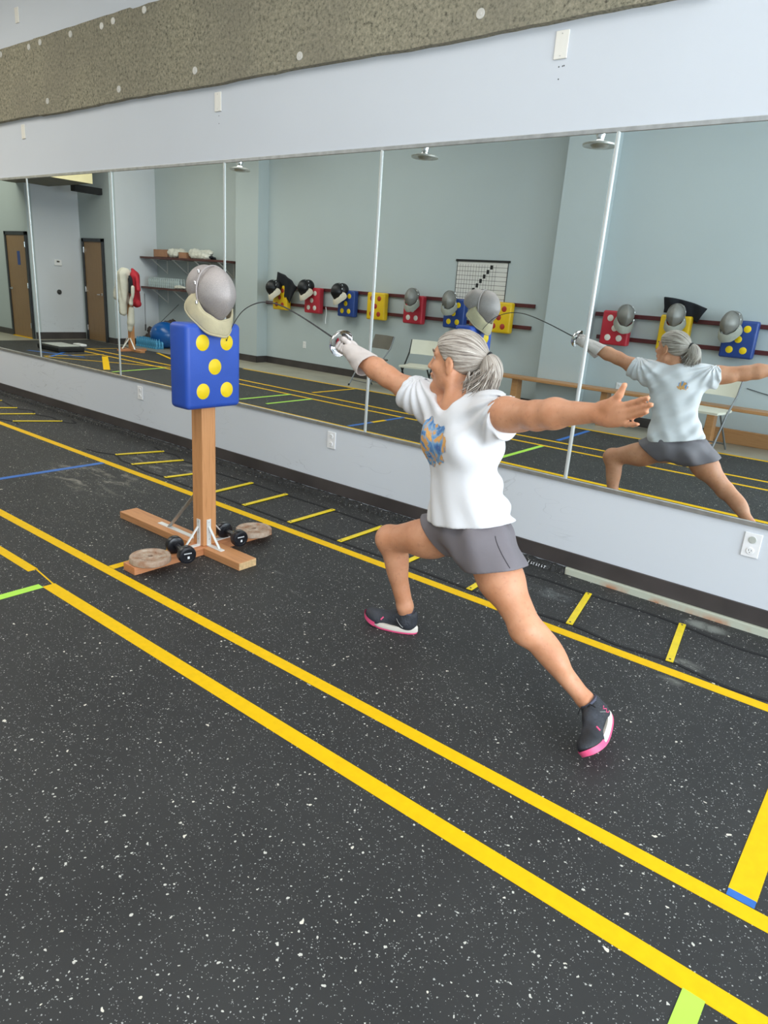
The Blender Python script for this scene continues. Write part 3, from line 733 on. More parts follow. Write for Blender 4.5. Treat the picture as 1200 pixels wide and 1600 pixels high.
# ================================================================== TARGETS AND MASKS
def rbox_mb(sx, sy, sz, r=0.02, seg=4):
    """rounded box centred on the origin (all edges rounded)"""
    import bmesh
    bm = bmesh.new(); bmesh.ops.create_cube(bm, size=1.0)
    for v in bm.verts: v.co = Vector((v.co.x * sx, v.co.y * sy, v.co.z * sz))
    bmesh.ops.bevel(bm, geom=list(bm.edges), offset=r, segments=seg, profile=0.5, affect='EDGES')
    bm.verts.ensure_lookup_table()
    mb = MB(); mb.add([v.co.copy() for v in bm.verts], [tuple(v.index for v in f.verts) for f in bm.faces]); bm.free(); return mb
DOTS5 = [(-1, 1), (1, 1), (0, 0), (-1, -1), (1, -1)]
def pad(name, label, mat, dmat, th, loc, rz, group=None, w=0.345, h=0.43, dx=0.0755, dz=0.122, dr=0.041):
    """upholstered target pad facing local +x"""
    t = thing(name, label, 'target', loc, group, rz=rz)
    obj('pad', rbox_mb(th, w, h, 0.026, 4), mat, t, smooth=True)
    for a, c in DOTS5:
        obj('dot', MB().lathe([(0, 0.0022), (dr - 0.003, 0.0022), (dr, 0.0)], (th / 2 - 0.0004, a * dx, c * dz), (1, 0, 0), 36), dmat, t, smooth=True)
    return t
pad('target_pad', 'upright blue padded target with five yellow dots mounted on the wooden post', MT['blue_vinyl'], MT['dot_yellow'], 0.152, (-2.991, -1.318, 1.044), 0)

def make_mask(label, wire, bibm, loc, rz, tilt=0.0, group=None):
    t = thing('fencing_mask', label, 'fencing mask', loc, group, rz=rz)
    f = Field((-0.20, -0.15, -0.19), (0.20, 0.15, 0.17), 0.006)
    def wedge(X, Y, Z):
        o = []
        for sy in (-0.034, 0.034):
            tp = 1.0 - 0.30 * np.clip(-(Z + 0.01) / 0.15, 0, 1) ** 1.4; P_ = [(X - 0.022) / (0.134 * tp), (Y - sy) / (0.130 * tp), (Z + 0.010) / 0.145]
            k0 = np.sqrt(sum(np.abs(q) ** 2.0 for q in P_)) ; o.append((k0 - 1) * 0.11)
        return np.maximum(o[0], o[1])
    f.put(wedge, (-0.2, -0.15, -0.19), (0.2, 0.15, 0.17), 0)
    f.cut((0.0, 0, 0), (-1, 0, 0.12), 0.01)
    f.ell((-0.060, 0, 0.026), (0.104, 0.094, 0.108), 0.006)
    f.cut((-0.04, 0, -0.045), (-0.55, 0, -1), lo=(-0.21, -0.16, -0.2), hi=(-0.01, 0.16, 0.17))
    f.obj('mesh_shell', wire, t)
    # rim wire between front and rear mesh
    pts = [(0.008, 0.099 * math.sin(a), 0.008 + 0.122 * math.cos(a)) for a in [math.radians(d) for d in range(-112, 113, 7)]]
    obj('rim', MB().tube(pts, 0.0045, 8), wire, t, smooth=True)
    # bib
    vs = []; fs = []; n = 48; rows = 6
    for i in range(n + 1):
        ph = math.radians(-122 + 244 * i / n); k = (1 - math.cos(ph)) / 1.5
        a = Vector((0.014 + 0.072 * math.cos(ph), 0.094 * math.sin(ph), -0.128 + 0.122 * k))
        b_ = Vector((-0.052 + 0.128 * math.cos(ph), 0.112 * math.sin(ph), -0.204 + 0.158 * k))
        en = max(0.0, (abs(math.degrees(ph)) - 96) / 26); b_ = b_.lerp(a, 0.75 * en * en)
        for j in range(rows + 1):
            s_ = j / rows; p = a.lerp(b_, s_); p += Vector((math.cos(ph), math.sin(ph), 0)) * 0.004 * math.sin(s_ * PI) + Vector((0, 0, 0.003 * math.sin(ph * 7 + s_ * 3)))
            vs.append(p)
    for i in range(n):
        for j in range(rows): a = i * (rows + 1) + j; fs.append((a, a + 1, a + rows + 2, a + rows + 1))
    b = obj('bib', MB().add(vs, fs), bibm, t, smooth=True)
    md = b.modifiers.new('solid', 'SOLIDIFY'); md.thickness = 0.010; md.offset = 0
    edge = [vs[i * (rows + 1) + rows] for i in range(n + 1)]
    obj('bib_binding', MB().tube(edge, 0.0075, 8), bibm, b, smooth=True)
    top = [vs[i * (rows + 1)] for i in range(n + 1)]
    obj('bib_binding', MB().tube(top, 0.0055, 8), bibm, b, smooth=True)
    for sx, sz, sy in ((-0.012, 0.10, 0.07), (0.0, 0.045, 0.099), (0.015, -0.045, 0.102), (-0.10, 0.085, 0.055)):
        obj('clip', MB().box((sx, -sy, sz), (0.012, 0.012, 0.018)), MT['chrome'], t, bevel=0.003)
    return t
M0 = make_mask('silver wire fencing mask with yellowed bib on top of the blue target stand', MT['wire'], MT['bib'], (-2.93, -1.318, 1.406), math.radians(-4))
MK = 'fencing masks hanging on the wall targets'
MG = make_mask('grey fencing mask on the red target left of the chart in the mirror', MT['wire_dull'], MT['bib_grey'], (-6.66, -5.40, 1.40), math.radians(75), group=MK)
MG.scale = (1.05,) * 3
MB_ = make_mask('black fencing mask with white bib on the red target in the mirror', MT['wire_black'], MT['bib_white'], (-8.98, -5.40, 1.42), math.radians(102), group=MK)
MB_.scale = (1.05,) * 3
dup(MB_, (-9.78, -5.40, 1.38), math.radians(112), 'black mesh fencing mask under a black cloth on the leftmost yellow target', MK)
dup(MB_, (-8.18, -5.40, 1.40), math.radians(110), 'black mesh fencing mask with white bib hanging on the navy target', MK)
dup(MG, (-5.96, -5.40, 1.40), math.radians(70), 'grey wire fencing mask on the navy target beneath the chart', MK)
dup(MG, (-3.28, -5.42, 1.38), math.radians(60), 'grey fencing mask with wide bib on the red target beside the pilaster', MK)
dup(MG, (-2.66, -5.40, 1.43), math.radians(85), 'grey fencing mask above the reflected head, in front of black cloth', MK)
dup(MG, (-2.03, -5.40, 1.39), math.radians(100), 'grey fencing mask on the blue target at the right edge of the mirror', MK)

TG = 'padded targets on the wall rails'
def wall_pad(x, label, mat, dmat, tilt=0):
    return pad('wall_target', label, mat, dmat, 0.12, (x, -5.545, 1.215), math.radians(90), TG, w=0.37)
wall_pad(-9.72, 'leftmost yellow target with red dots, under a black mask, in the mirror', MT['yellow_vinyl'], MT['dot_red'])
wall_pad(-8.90, 'red target with white dots under a black mask, in the mirror', MT['red_vinyl'], MT['dot_white'])
wall_pad(-8.10, 'navy target with yellow dots under a black mask, in the mirror', MT['navy_vinyl'], MT['dot_yellow'])
wall_pad(-7.45, 'yellow target with five red dots and no mask, crossed by a mirror strip', MT['yellow_vinyl'], MT['dot_red'])
wall_pad(-6.69, 'red target with white dots under a grey mask, above the folding chairs', MT['red_vinyl'], MT['dot_white'])
wall_pad(-5.92, 'navy target with yellow dots just left of the reflected target stand', MT['navy_vinyl'], MT['dot_yellow'])
wall_pad(-5.14, 'yellow target half hidden behind the reflected mask and stand', MT['yellow_vinyl'], MT['dot_red'])
wall_pad(-3.42, 'red target with white dots right of the mirror strip, behind the reflected gloved arm', MT['red_vinyl'], MT['dot_white'])
wall_pad(-2.68, 'yellow target behind the woman\'s reflected head', MT['yellow_vinyl'], MT['dot_red'])
wall_pad(-1.93, 'blue target with yellow dots at the right edge, above the reflected arm', MT['navy_vinyl'], MT['dot_yellow'])
RG_ = 'rails that carry the wall targets'
for (x0, x1, z, s) in ((-10.36, -4.66, 1.405, 'upper rail of the long left pair'), (-10.36, -4.68, 1.105, 'lower rail of the long left pair'), (-3.76, 1.2, 1.375, 'upper rail of the right pair'), (-3.70, 1.2, 1.085, 'lower rail of the right pair')):
    single('wall_rail', MB().mm(x0, x1, YB, YB + 0.035, z - 0.026, z + 0.026), MT['maroon'], 'dark maroon wooden ' + s + ', seen in the mirror', 'rail', RG_, bevel=0.004)
# black cloths over two targets (draped sheets with folds)
def cloth(name, label, x, z, w, h, ang, mat, y=-5.60):
    vs = []; fs = []; n = 16; m_ = 10
    for i in range(n + 1):
        for j in range(m_ + 1):
            u = i / n - 0.5; v_ = j / m_ - 0.5
            X = u * w * (1 + 0.2 * v_); Z = v_ * h - 0.12 * (u * 2) ** 2 * h
            xx = X * math.cos(ang) - Z * math.sin(ang); zz = X * math.sin(ang) + Z * math.cos(ang)
            vs.append((x + xx, y + 0.06 + 0.015 * math.sin(u * 17 + v_ * 3) + 0.03 * v_, z + zz))
    for i in range(n):
        for j in range(m_): a = i * (m_ + 1) + j; fs.append((a, a + 1, a + m_ + 2, a + m_ + 1))
    o = single(name, MB().add(vs, fs), mat, label, 'cloth', smooth=True)
    md = o.modifiers.new('solid', 'SOLIDIFY'); md.thickness = 0.02
cloth('black_jacket', 'black cloth draped over the leftmost target, spreading right of the mask', -9.58, 1.42, 0.50, 0.34, -0.45, MT['black_cloth'], -5.56)
cloth('black_cloth', 'black cloth tucked behind the mask above the reflected head', -2.63, 1.52, 0.48, 0.18, -0.20, MT['black_cloth'], -5.62)
# hanging white cord under the second target
single('hanging_cord', MB().tube(smooth_pts([(-8.66, -5.60, 1.12), (-8.64, -5.60, 1.02), (-8.655, -5.60, 0.92), (-8.65, -5.60, 0.84)], 5), 0.008, 7), MT['plate_white'], 'short white cord hanging from the lower rail beside the red target', 'cord')

# wall chart
t = thing('wall_chart', 'white grid chart with a diagonal run of black squares above the navy target', 'chart', (-5.60, YB, 1.66))
wpart('sheet', MB().mm(-6.03, -5.17, YB + 0.001, YB + 0.006, 1.36, 1.985), MT['chart'], t)
wpart('top_bar', MB().mm(-6.06, -5.14, YB, YB + 0.02, 1.965, 1.995), MT['black'], t, bevel=0.003)
mb = MB()
for i in range(9): mb.mm(-6.03, -5.17, YB + 0.006, YB + 0.0068, 1.895 - i * 0.062 - 0.0025, 1.895 - i * 0.062 + 0.0025)
for i in range(15): mb.mm(-6.03 + i * 0.0475 - 0.002, -6.03 + i * 0.0475 + 0.002, YB + 0.006, YB + 0.0068, 1.36, 1.93)
mb.mm(-5.175, -5.165, YB + 0.005, YB + 0.009, 1.36, 1.97).mm(-6.035, -6.027, YB + 0.005, YB + 0.009, 1.36, 1.97)
wpart('grid_lines', mb, MT['slot'], t)
mb = MB()
for k in range(7): mb.mm(-5.44 - k * 0.054 - 0.022, -5.44 - k * 0.054 + 0.022, YB + 0.0065, YB + 0.0078, 1.90 - k * 0.065 - 0.032, 1.90 - k * 0.065 + 0.026)
wpart('black_squares', mb, MT['black'], t)

# ------------------------------------------------------------------ target stand in front
t = thing('target_stand', 'wooden cross-base stand with a square post carrying the blue target', 'stand', (-3.02, -1.31, 0))
wpart('post', MB().mm(-3.063, -2.973, -1.361, -1.271, 0.044, 0.86), MT['post'], t, bevel=0.004)
wpart('mask_peg', MB().mm(-3.02, -2.93, -1.345, -1.285, 1.25, 1.42), MT['post'], t, bevel=0.004)
wpart('base_beam', MB().mm(-3.80, -3.063, -1.372, -1.252, 0.0, 0.044), MT['beam_x'], t, bevel=0.003)
wpart('base_beam', MB().mm(-2.958, -2.655, -1.372, -1.252, 0.0, 0.044), MT['beam_x'], t, bevel=0.003)
wpart('base_beam', MB().mm(-3.062, -2.959, -1.80, -0.86, 0.0, 0.044), MT['beam_y'], t, bevel=0.003)
wpart('end_grain', MB().mm(-2.656, -2.6535, -1.370, -1.254, 0.002, 0.042), MT['endgrain'], t)
def bracket(dirv, h, l, w, mat, at):
    """angle bracket: upright strap, foot strap and diagonal strut"""
    d = Vector(dirv); s = Vector((-d.y, d.x, 0)); a = Vector(at); mb = MB()
    R_ = Matrix((d, s, Vector((0, 0, 1)))).transposed()
    br = wpart('bracket', MB().box(a + Vector((0, 0, h / 2)) + d * 0.003, (0.005, w, h), R_).box(a + d * (l / 2) + Vector((0, 0, 0.0025)), (l, w, 0.005), R_), mat, t, bevel=0.001)
    p0 = a + d * 0.008 + Vector((0, 0, h * 0.72)); p1 = a + d * l * 0.78 + Vector((0, 0, 0.006))
    wpart_child('strut', MB().tube([p0, p1], 0.008, 8, flat=0.5), mat, br, t)
    for zz in (0.25, 0.5, 0.9): wpart_child('screw', MB().lathe([(0, 0.002), (0.004, 0.0)], a + d * 0.0055 + Vector((0, 0, h * zz)), d, 8), MT['steel'], br, t)
bracket((1, 0, 0), 0.155, 0.125, 0.028, MT['bracket'], (-2.973, -1.325, 0.044))
bracket((0, -1, 0), 0.155, 0.125, 0.028, MT['bracket'], (-3.010, -1.361, 0.044))
bracket((0, 1, 0), 0.155, 0.125, 0.028, MT['bracket'], (-3.010, -1.271, 0.044))
br = wpart('foot_strap', MB().mm(-3.46, -3.07, -1.327, -1.297, 0.044, 0.049), MT['bracket'], t)
wpart('back_brace', MB().box((-3.212, -1.312, 0.2025), (0.425, 0.030, 0.004), Matrix.Rotation(-math.atan2(0.305, 0.296), 3, 'Y')), MT['bracket_grey'], t)

# weights
def weight_plate(loc, label, rz):
    t = thing('weight_plate', label, 'weight plate', loc, 'rusty weight plates on the stand base', rz=rz)
    obj('disc', MB().lathe([(0.014, 0.004), (0.014, 0.030), (0.028, 0.031), (0.030, 0.026), (0.080, 0.026), (0.084, 0.032), (0.101, 0.032), (0.105, 0.027), (0.105, 0.004), (0.101, 0), (0.014, 0.0), (0.014, 0.004)], (0, 0, 0), (0, 0, 1), 48), MT['rust'], t, smooth=True)
    mb = MB()
    for k in range(22):
        if k % 11 in (9, 10): continue
        a = 2 * PI * k / 22; R_ = Matrix.Rotation(a, 3, 'Z'); mb.box(R_ @ Vector((0.055, 0, 0.027)), (0.012, 0.005 + 0.003 * (k % 3), 0.003), R_)
    obj('raised_lettering', mb, MT['rust'], t)
weight_plate((-2.985, -1.690, 0.044), 'rusty iron weight plate on the near arm of the stand base', 0.4)
weight_plate((-2.965, -1.000, 0.044), 'rusty iron weight plate on the far arm beside the wall side', 1.9)
def dumbbell(loc, rz, label):
    t = thing('dumbbell', label, 'dumbbell', loc, 'black dumbbells straddling the stand base', rz=rz)
    obj('handle', MB().lathe([(0.014, -0.09), (0.015, -0.05), (0.017, 0), (0.015, 0.05), (0.014, 0.09)], (0, 0, 0), (1, 0, 0), 16), MT['db_black'], t, smooth=True)
    for s in (-1, 1):
        hd = obj('head', MB().lathe([(0, 0.0), (0.028, 0.0), (0.044, 0.006), (0.048, 0.014), (0.048, 0.040), (0.044, 0.048), (0.034, 0.050), (0.032, 0.047), (0, 0.047)], (s * 0.055, 0, 0), (s, 0, 0), 32), MT['db_black'], t, smooth=True)
        mb = MB()
        for k in range(6): mb.box((s * 0.1028, -0.018 + k * 0.007, 0.011), (0.0012, 0.0045, 0.006))
        mb.box((s * 0.1028, 0.003, -0.012), (0.0012, 0.011, 0.013))
        obj('white_print', mb, MT['plate_white'], hd)
dumbbell((-2.925, -1.545, 0.090), math.radians(-14), 'black dumbbell beside the near rusty plate')
dumbbell((-2.940, -1.190, 0.090), math.radians(-8), 'black dumbbell beside the far rusty plate')

# ================================================================== THINGS SEEN IN THE MIRROR
def ceiling_disc(x, label, r):
    t = thing('ceiling_disc_lamp', label, 'lamp', (x, -3.0, 2.865), 'disc lamps hanging below the ceiling')
    obj('stem', MB().cyl((0, 0, 0.10), (0, 0, 1.53), 0.012), MT['lampmetal'], t, smooth=True)
    obj('socket', MB().lathe([(0.045, 0.16), (0.05, 0.10), (0.035, 0.04), (0.06, 0.01)], (0, 0, 0), (0, 0, 1), 24), MT['chrome'], t, smooth=True)
    obj('disc', MB().lathe([(0, 0.02), (r * 0.6, 0.018), (r, 0.0), (r * 0.97, -0.014), (r * 0.55, -0.008), (r * 0.4, -0.03), (0, -0.034)], (0, 0, 0), (0, 0, 1), 36), MT['lampmetal'], t, smooth=True)
ceiling_disc(-7.87, 'leftmost of the three disc lamps at the top of the mirrors', 0.14)
ceiling_disc(-4.85, 'middle one of the three disc lamps at the top of the mirrors', 0.15)
ceiling_disc(-2.90, 'rightmost disc lamp at the mirror top, beside the reflected pilaster', 0.155)

# soffit and duct near the entry
single('soffit', MB().mm(-15.3, -13.35, -4.0, -2.0, 3.0, ZC), MT['olive'], 'olive undersided dropped soffit at the mirror\'s top left corner', 'soffit', kind='structure')
single('soffit_face', MB().mm(-13.35, -13.33, -4.02, -2.0, 3.0, ZC), MT['cream'], 'pale yellow end face of the dropped soffit', 'soffit', kind='structure')
single('ceiling_pipe', MB().mm(-14.15, -14.0, -4.6, -4.02, 2.90, 3.02), MT['black'], 'short black duct between the soffit and the closet wall', 'duct')

def door(n, x0, x1, y, z1, hinge, sign=False):
    t = thing('door_%d' % n, ['', 'walnut door in a black frame with a small sign at the far left of the mirror', 'walnut door with silver hinges at its left, beside the reflected jacket stand'][n], 'door', (x0, y, 0), kind='structure')
    fw = 0.07
    for a, b_ in ((x0, x0 + fw), (x1 - fw, x1)): wpart('door_frame', MB().mm(a, b_, y, y + 0.04, -0.012, z1), MT['frame_black'], t, bevel=0.004)
    wpart('door_frame', MB().mm(x0, x1, y, y + 0.04, z1 - fw, z1), MT['frame_black'], t, bevel=0.004)
    wpart('door_leaf', MB().mm(x0 + fw, x1 - fw, y, y + 0.022, 0.0, z1 - fw), MT['door'], t, bevel=0.003)
    hx = x0 + fw + 0.07 if hinge > 0 else x1 - fw - 0.07
    wpart('handle', MB().lathe([(0.026, 0), (0.026, 0.008), (0.010, 0.012), (0.010, 0.05)], (hx, y + 0.022, 0.97), (0, 1, 0), 16).tube([(hx, y + 0.065, 0.97), (hx + 0.12 * hinge, y + 0.065, 0.965)], 0.010, 10), MT['chrome'], t, smooth=True)
    kx = x1 - fw if hinge > 0 else x0 + fw
    for z in (0.25, 1.05, 1.85): wpart('hinge', MB().mm(kx - 0.015, kx + 0.015, y + 0.02, y + 0.046, z - 0.055, z + 0.055), MT['chrome'], t, bevel=0.003)
    if sign: wpart('sign', MB().mm((x0 + x1) / 2 + 0.02, (x0 + x1) / 2 + 0.14, y + 0.022, y + 0.026, 1.45, 1.72), MT['navy_vinyl'], t, bevel=0.004)
door(1, -15.96, -15.0, -3.5, 2.10, 1, True)
door(2, -14.86, -14.03, -4.6, 2.08, -1)
single('door_threshold', MB().mm(-15.9, -15.06, -3.5, -3.44, -0.012, 0.0), MT['yellow'], 'bright sill strip below the far left door', 'threshold')
t = thing('thermostat', 'small white thermostat on the pale wall between the doors', 'thermostat', (-14.97, -4.06, 1.55))
wpart('case', MB().mm(-14.97, -14.945, -4.15, -3.99, 1.49, 1.61), MT['plate_white'], t, bevel=0.006)
wpart('display', MB().mm(-14.945, -14.943, -4.10, -4.04, 1.555, 1.585), MT['slot'], t)
single('wall_stop', MB().lathe([(0.05, 0), (0.05, 0.01), (0.03, 0.025), (0.03, 0.04), (0, 0.04)], (-14.97, -4.06, 0.96), (1, 0, 0), 20), MT['slot'], 'round dark door stop on the pale wall below the thermostat', 'door stop', smooth=True)

# low black platform
t = thing('step_platform', 'low black platform with a pale grey top on the mat near the doors', 'platform', (-12.85, -2.92, 0))
wpart('base', MB().mm(-13.25, -12.45, -3.18, -2.68, 0.0, 0.09), MT['black'], t, bevel=0.02)
wpart('top', MB().mm(-13.19, -12.51, -3.12, -2.74, 0.09, 0.105), MT['grey_disc'], t, bevel=0.008)
single('white_towel', rbox_mb(0.3, 0.14, 0.05, 0.02).__class__().add([(v[0] - 13.4, v[1] - 3.6, v[2] + 0.025) for v in rbox_mb(0.3, 0.14, 0.05, 0.02).v], rbox_mb(0.3, 0.14, 0.05, 0.02).f), MT['plate_white'], 'small folded white towel on the floor behind the black platform', 'towel', smooth=True)

# shelves in the corner
def shelf(z, label, x0, x1):
    t = thing('wall_shelf', label, 'shelf', ((x0 + x1) / 2, YB, z), 'dark shelves in the corner')
    wpart('board', MB().mm(x0, x1, YB, -5.22, z - 0.04, z), MT['darkshelf'], t, bevel=0.003)
    for k in range(4):
        x = x0 + 0.35 + (x1 - x0 - 0.6) * k / 3
        wpart('bracket', MB().tube([(x, -5.28, z - 0.045), (x, YB + 0.01, z - 0.30)], 0.011, 6).mm(x - 0.012, x + 0.012, YB, YB + 0.008, z - 0.32, z - 0.04).mm(x - 0.012, x + 0.012, YB, -5.26, z - 0.052, z - 0.04), MT['bracket'], t)
shelf(1.80, 'upper dark shelf in the reflected corner holding cartons', -13.73, -10.95)
shelf(1.20, 'lower dark shelf in the reflected corner holding a bottle pack', -13.73, -10.95)
def crumpled(name, label, cat, mat, c, r, seed, group=None):
    random.seed(seed)
    f = Field([c[i] - r[i] - 0.08 for i in range(3)], [c[i] + r[i] + 0.08 for i in range(3)], 0.018)
    for k in range(9):
        p = [c[i] + random.uniform(-0.6, 0.6) * r[i] for i in range(3)]; p[2] = c[2] + random.uniform(-0.5, 0.25) * r[2]
        f.ell(p, [r[0] * random.uniform(0.35, 0.6), r[1] * random.uniform(0.35, 0.6), r[2] * random.uniform(0.4, 0.75)], 0.02)
    f.cut((c[0], c[1], c[2] - r[2] * 0.8), (0, 0, -1))
    f.warp(lambda X, Y, Z: 0.012 * np.sin(X * 61 + Z * 40) * np.sin(Y * 47 + Z * 55))
    o = f.obj(name, mat); return set_props(o, label, cat, group)
def carton(c, d, label, mat):
    t = thing('carton', label, 'carton', (c[0], c[1], c[2] - d[2] / 2), 'open cartons on the upper shelf')
    x, y, z = c; w = 0.008
    wpart('box', MB().mm(x - d[0] / 2, x + d[0] / 2, y - d[1] / 2, y - d[1] / 2 + w, z - d[2] / 2, z + d[2] / 2).mm(x - d[0] / 2, x + d[0] / 2, y + d[1] / 2 - w, y + d[1] / 2, z - d[2] / 2, z + d[2] / 2).mm(x - d[0] / 2, x - d[0] / 2 + w, y - d[1] / 2, y + d[1] / 2, z - d[2] / 2, z + d[2] / 2).mm(x + d[0] / 2 - w, x + d[0] / 2, y - d[1] / 2, y + d[1] / 2, z - d[2] / 2, z + d[2] / 2).mm(x - d[0] / 2, x + d[0] / 2, y - d[1] / 2, y + d[1] / 2, z - d[2] / 2, z - d[2] / 2 + w), mat, t)
carton((-13.05, -5.42, 1.875), (0.50, 0.3, 0.15), 'long brown carton at the left end of the upper shelf', MT['cardboard'])
carton((-12.32, -5.40, 1.855), (0.26, 0.25, 0.11), 'small tan carton among plastic bags on the upper shelf', MT['cardboard'])
crumpled('plastic_bag', 'crumpled milky plastic bag between the two cartons on the upper shelf', 'bag', MT['plastic_wrap'], (-12.66, -5.42, 1.90), (0.22, 0.16, 0.12), 1)
crumpled('plastic_bag', 'larger crumpled pale bag right of the tan carton on the upper shelf', 'bag', MT['plastic_wrap'], (-11.88, -5.42, 1.90), (0.32, 0.17, 0.13), 2)
crumpled('dark_bag', 'slumped dark bag on the upper shelf behind the fencing mask', 'bag', MT['black_cloth'], (-11.75, -5.40, 1.85), (0.36, 0.16, 0.06), 4)
crumpled('dark_bag', 'heap of dark gear at the right end of the lower shelf', 'bag', MT['darkwood'], (-12.0, -5.42, 1.31), (0.26, 0.16, 0.17), 3)
crumpled('plastic_bag', 'small white crumpled bag lying in front of the bottles on the lower shelf', 'bag', MT['plastic_wrap'], (-12.42, -5.30, 1.24), (0.2, 0.08, 0.05), 7)
def bottle_mesh(r=0.032, h=0.2):
    return MB().lathe([(0, 0), (r * 0.9, 0), (r, 0.01), (r, h * 0.35), (r * 0.9, h * 0.42), (r, h * 0.5), (r, h * 0.68), (r * 0.4, h * 0.88), (r * 0.4, h), (0, h)], (0, 0, 0), (0, 0, 1), 12)
def bottle(loc, mat, lab, grp):
    b = set_props(obj('water_bottle', bottle_mesh(), mat, smooth=True), lab, 'bottle', grp); b.location = loc; return b
b0 = bottle((-13.55, -5.32, 1.20), MT['bottle'], 'clear water bottle in the shrink-wrapped rows on the lower shelf', 'clear bottles on the lower shelf')
for i in range(16):
    for j in range(3):
        if i == 0 and j == 0: continue
        c = b0.copy(); C.objects.link(c); c.location = (-13.55 + i * 0.068, -5.32 - j * 0.068, 1.20)
b1 = bottle((-13.40, -4.88, -0.012), MT['bottle_blue'], 'water bottle with blue label in the packs on the floor', 'blue-labelled bottles standing on the floor')
for i in range(11):
    for j in range(3):
        if i == 0 and j == 0: continue
        c = b1.copy(); C.objects.link(c); c.location = (-13.40 + i * 0.068, -4.88 - j * 0.068, -0.012)

# blue exercise ball and clutter
def ball():
    t = thing('exercise_ball', 'shiny blue exercise ball in the reflected corner', 'ball', (-12.88, -5.2, -0.012))
    prof = [(0.30 * math.sin(math.radians(a)), 0.27 - 0.27 * math.cos(math.radians(a))) for a in range(0, 181, 6)]
    obj('ball', MB().lathe(prof, (0, 0, 0), (0, 0, 1), 40), MT['ball'], t, smooth=True)
    obj('valve', MB().lathe([(0.012, 0), (0.012, 0.008), (0, 0.009)], (-0.1, 0.268, 0.33), (-0.3, 0.9, 0.2), 12), MT['plate_white'], t, smooth=True)
ball()
f = Field((-13.72, -5.62, -0.02), (-12.7, -4.9, 0.75), 0.012)
f.cone((-13.60, -5.20, 0.08), (-13.10, -5.42, 0.40), 0.09, 0.13, 0); f.cone((-13.55, -5.30, 0.30), (-13.30, -5.35, 0.12), 0.07, 0.10, 0.02)
f.cone((-13.30, -5.40, 0.35), (-12.98, -5.47, 0.52), 0.09, 0.05, 0.02)
f.warp(lambda X, Y, Z: 0.016 * np.sin(X * 55 + Z * 60) * np.sin(Y * 50 - Z * 44) + 0.008 * np.sin(X * 120))
set_props(f.obj('gear_bag', MT['darkwood']), 'dark slumped gear bag behind the blue ball', 'bag')
single('low_bench_box', MB().mm(-13.1, -11.9, -5.64, -5.52, -0.012, 0.42), MT['darkwood'], 'dark brown low box behind the blue ball', 'box', bevel=0.006)
single('sword_foil', MB().tube([(-13.50, -5.15, 0.42), (-13.73, -5.30, 1.05)], 0.006, 6).tube([(-13.46, -5.12, 0.30), (-13.50, -5.15, 0.42)], 0.016, 8), MT['slot'], 'thin dark foil leaning above the gear heap in the corner', 'foil')
single('sword_foil', MB().tube([(-13.24, -5.30, 0.45), (-12.98, -5.63, 0.88)], 0.006, 6).tube([(-13.32, -5.22, 0.33), (-13.24, -5.30, 0.45)], 0.016, 8), MT['slot'], 'thin dark foil leaning over the low box right of the gear heap', 'foil')
for k, (y, z, lab) in enumerate(((-5.50, 0.03, 'bottom dark timber'), (-5.44, 0.09, 'middle dark timber'), (-5.52, 0.15, 'top dark timber'))):
    single('timber', MB().mm(-11.45 + 0.1 * k, -10.35 - 0.12 * k, y - 0.05, y + 0.05, z - 0.04 if k else -0.012, z + 0.02), MT['darkwood'], lab + ' in the small stack at the foot of the left pilaster', 'timber', 'timbers stacked by the pilaster', bevel=0.006)

# jacket stand
t = thing('jacket_stand', 'small wooden cross-base stand wearing jackets in the reflected corner', 'stand', (-12.42, -4.13, 0))
wpart('post', MB().mm(-12.465, -12.375, -4.175, -4.085, 0.04, 1.42), MT['post'], t, bevel=0.004)
wpart('base_beam', MB().mm(-12.75, -12.05, -4.18, -4.08, 0, 0.04), MT['beam_x'], t, bevel=0.003)
wpart('base_beam', MB().mm(-12.47, -12.37, -4.42, -3.84, 0.0, 0.04), MT['beam_y'], t, bevel=0.003)
for sx in (-1, 1):
    wpart('bracket', MB().tube([(-12.42 + sx * 0.05, -4.07, 0.25), (-12.42 + sx * 0.2, -4.07, 0.045)], 0.014, 6), MT['bracket'], t)
wpart('bracket', MB().tube([(-12.42, -4.08, 0.24), (-12.42, -3.92, 0.045)], 0.014, 6), MT['bracket'], t)
f = Field((-12.95, -4.45, 0.5), (-11.85, -3.8, 1.65), 0.014)
f.cone((-12.28, -4.16, 1.40), (-12.30, -4.16, 0.95), 0.09, 0.10, 0.03); f.cone((-12.18, -4.14, 1.36), (-12.10, -4.12, 1.16), 0.04, 0.035, 0.04)
f.cone((-12.32, -4.15, 0.95), (-12.20, -4.15, 0.90), 0.08, 0.07, 0.03); f.cone((-12.56, -4.14, 1.0), (-12.52, -4.14, 0.92), 0.09, 0.09, 0.03)
f.cone((-12.32, -4.14, 1.52), (-12.22, -4.13, 1.40), 0.03, 0.05, 0.03)
f.cut((0, 0, 0.83), (0.05, 0, -1)); f.warp(lambda X, Y, Z: 0.008 * np.sin(X * 60 + Z * 12))
set_props(f.obj('red_jacket', MT['red_cloth']), 'red jacket hanging behind the white jacket on the far stand', 'jacket')
f = Field((-12.95, -4.45, 0.5), (-11.85, -3.75, 1.65), 0.014)
f.cone((-12.42, -4.04, 1.42), (-12.46, -4.04, 1.00), 0.12, 0.14, 0.04); f.cone((-12.52, -4.02, 1.40), (-12.66, -4.0, 1.00), 0.075, 0.065, 0.04)
f.cone((-12.36, -3.97, 1.42), (-12.36, -3.94, 0.74), 0.080, 0.070, 0.03)
f.cone((-12.12, -4.02, 1.20), (-12.17, -4.0, 0.90), 0.03, 0.035, 0.02)
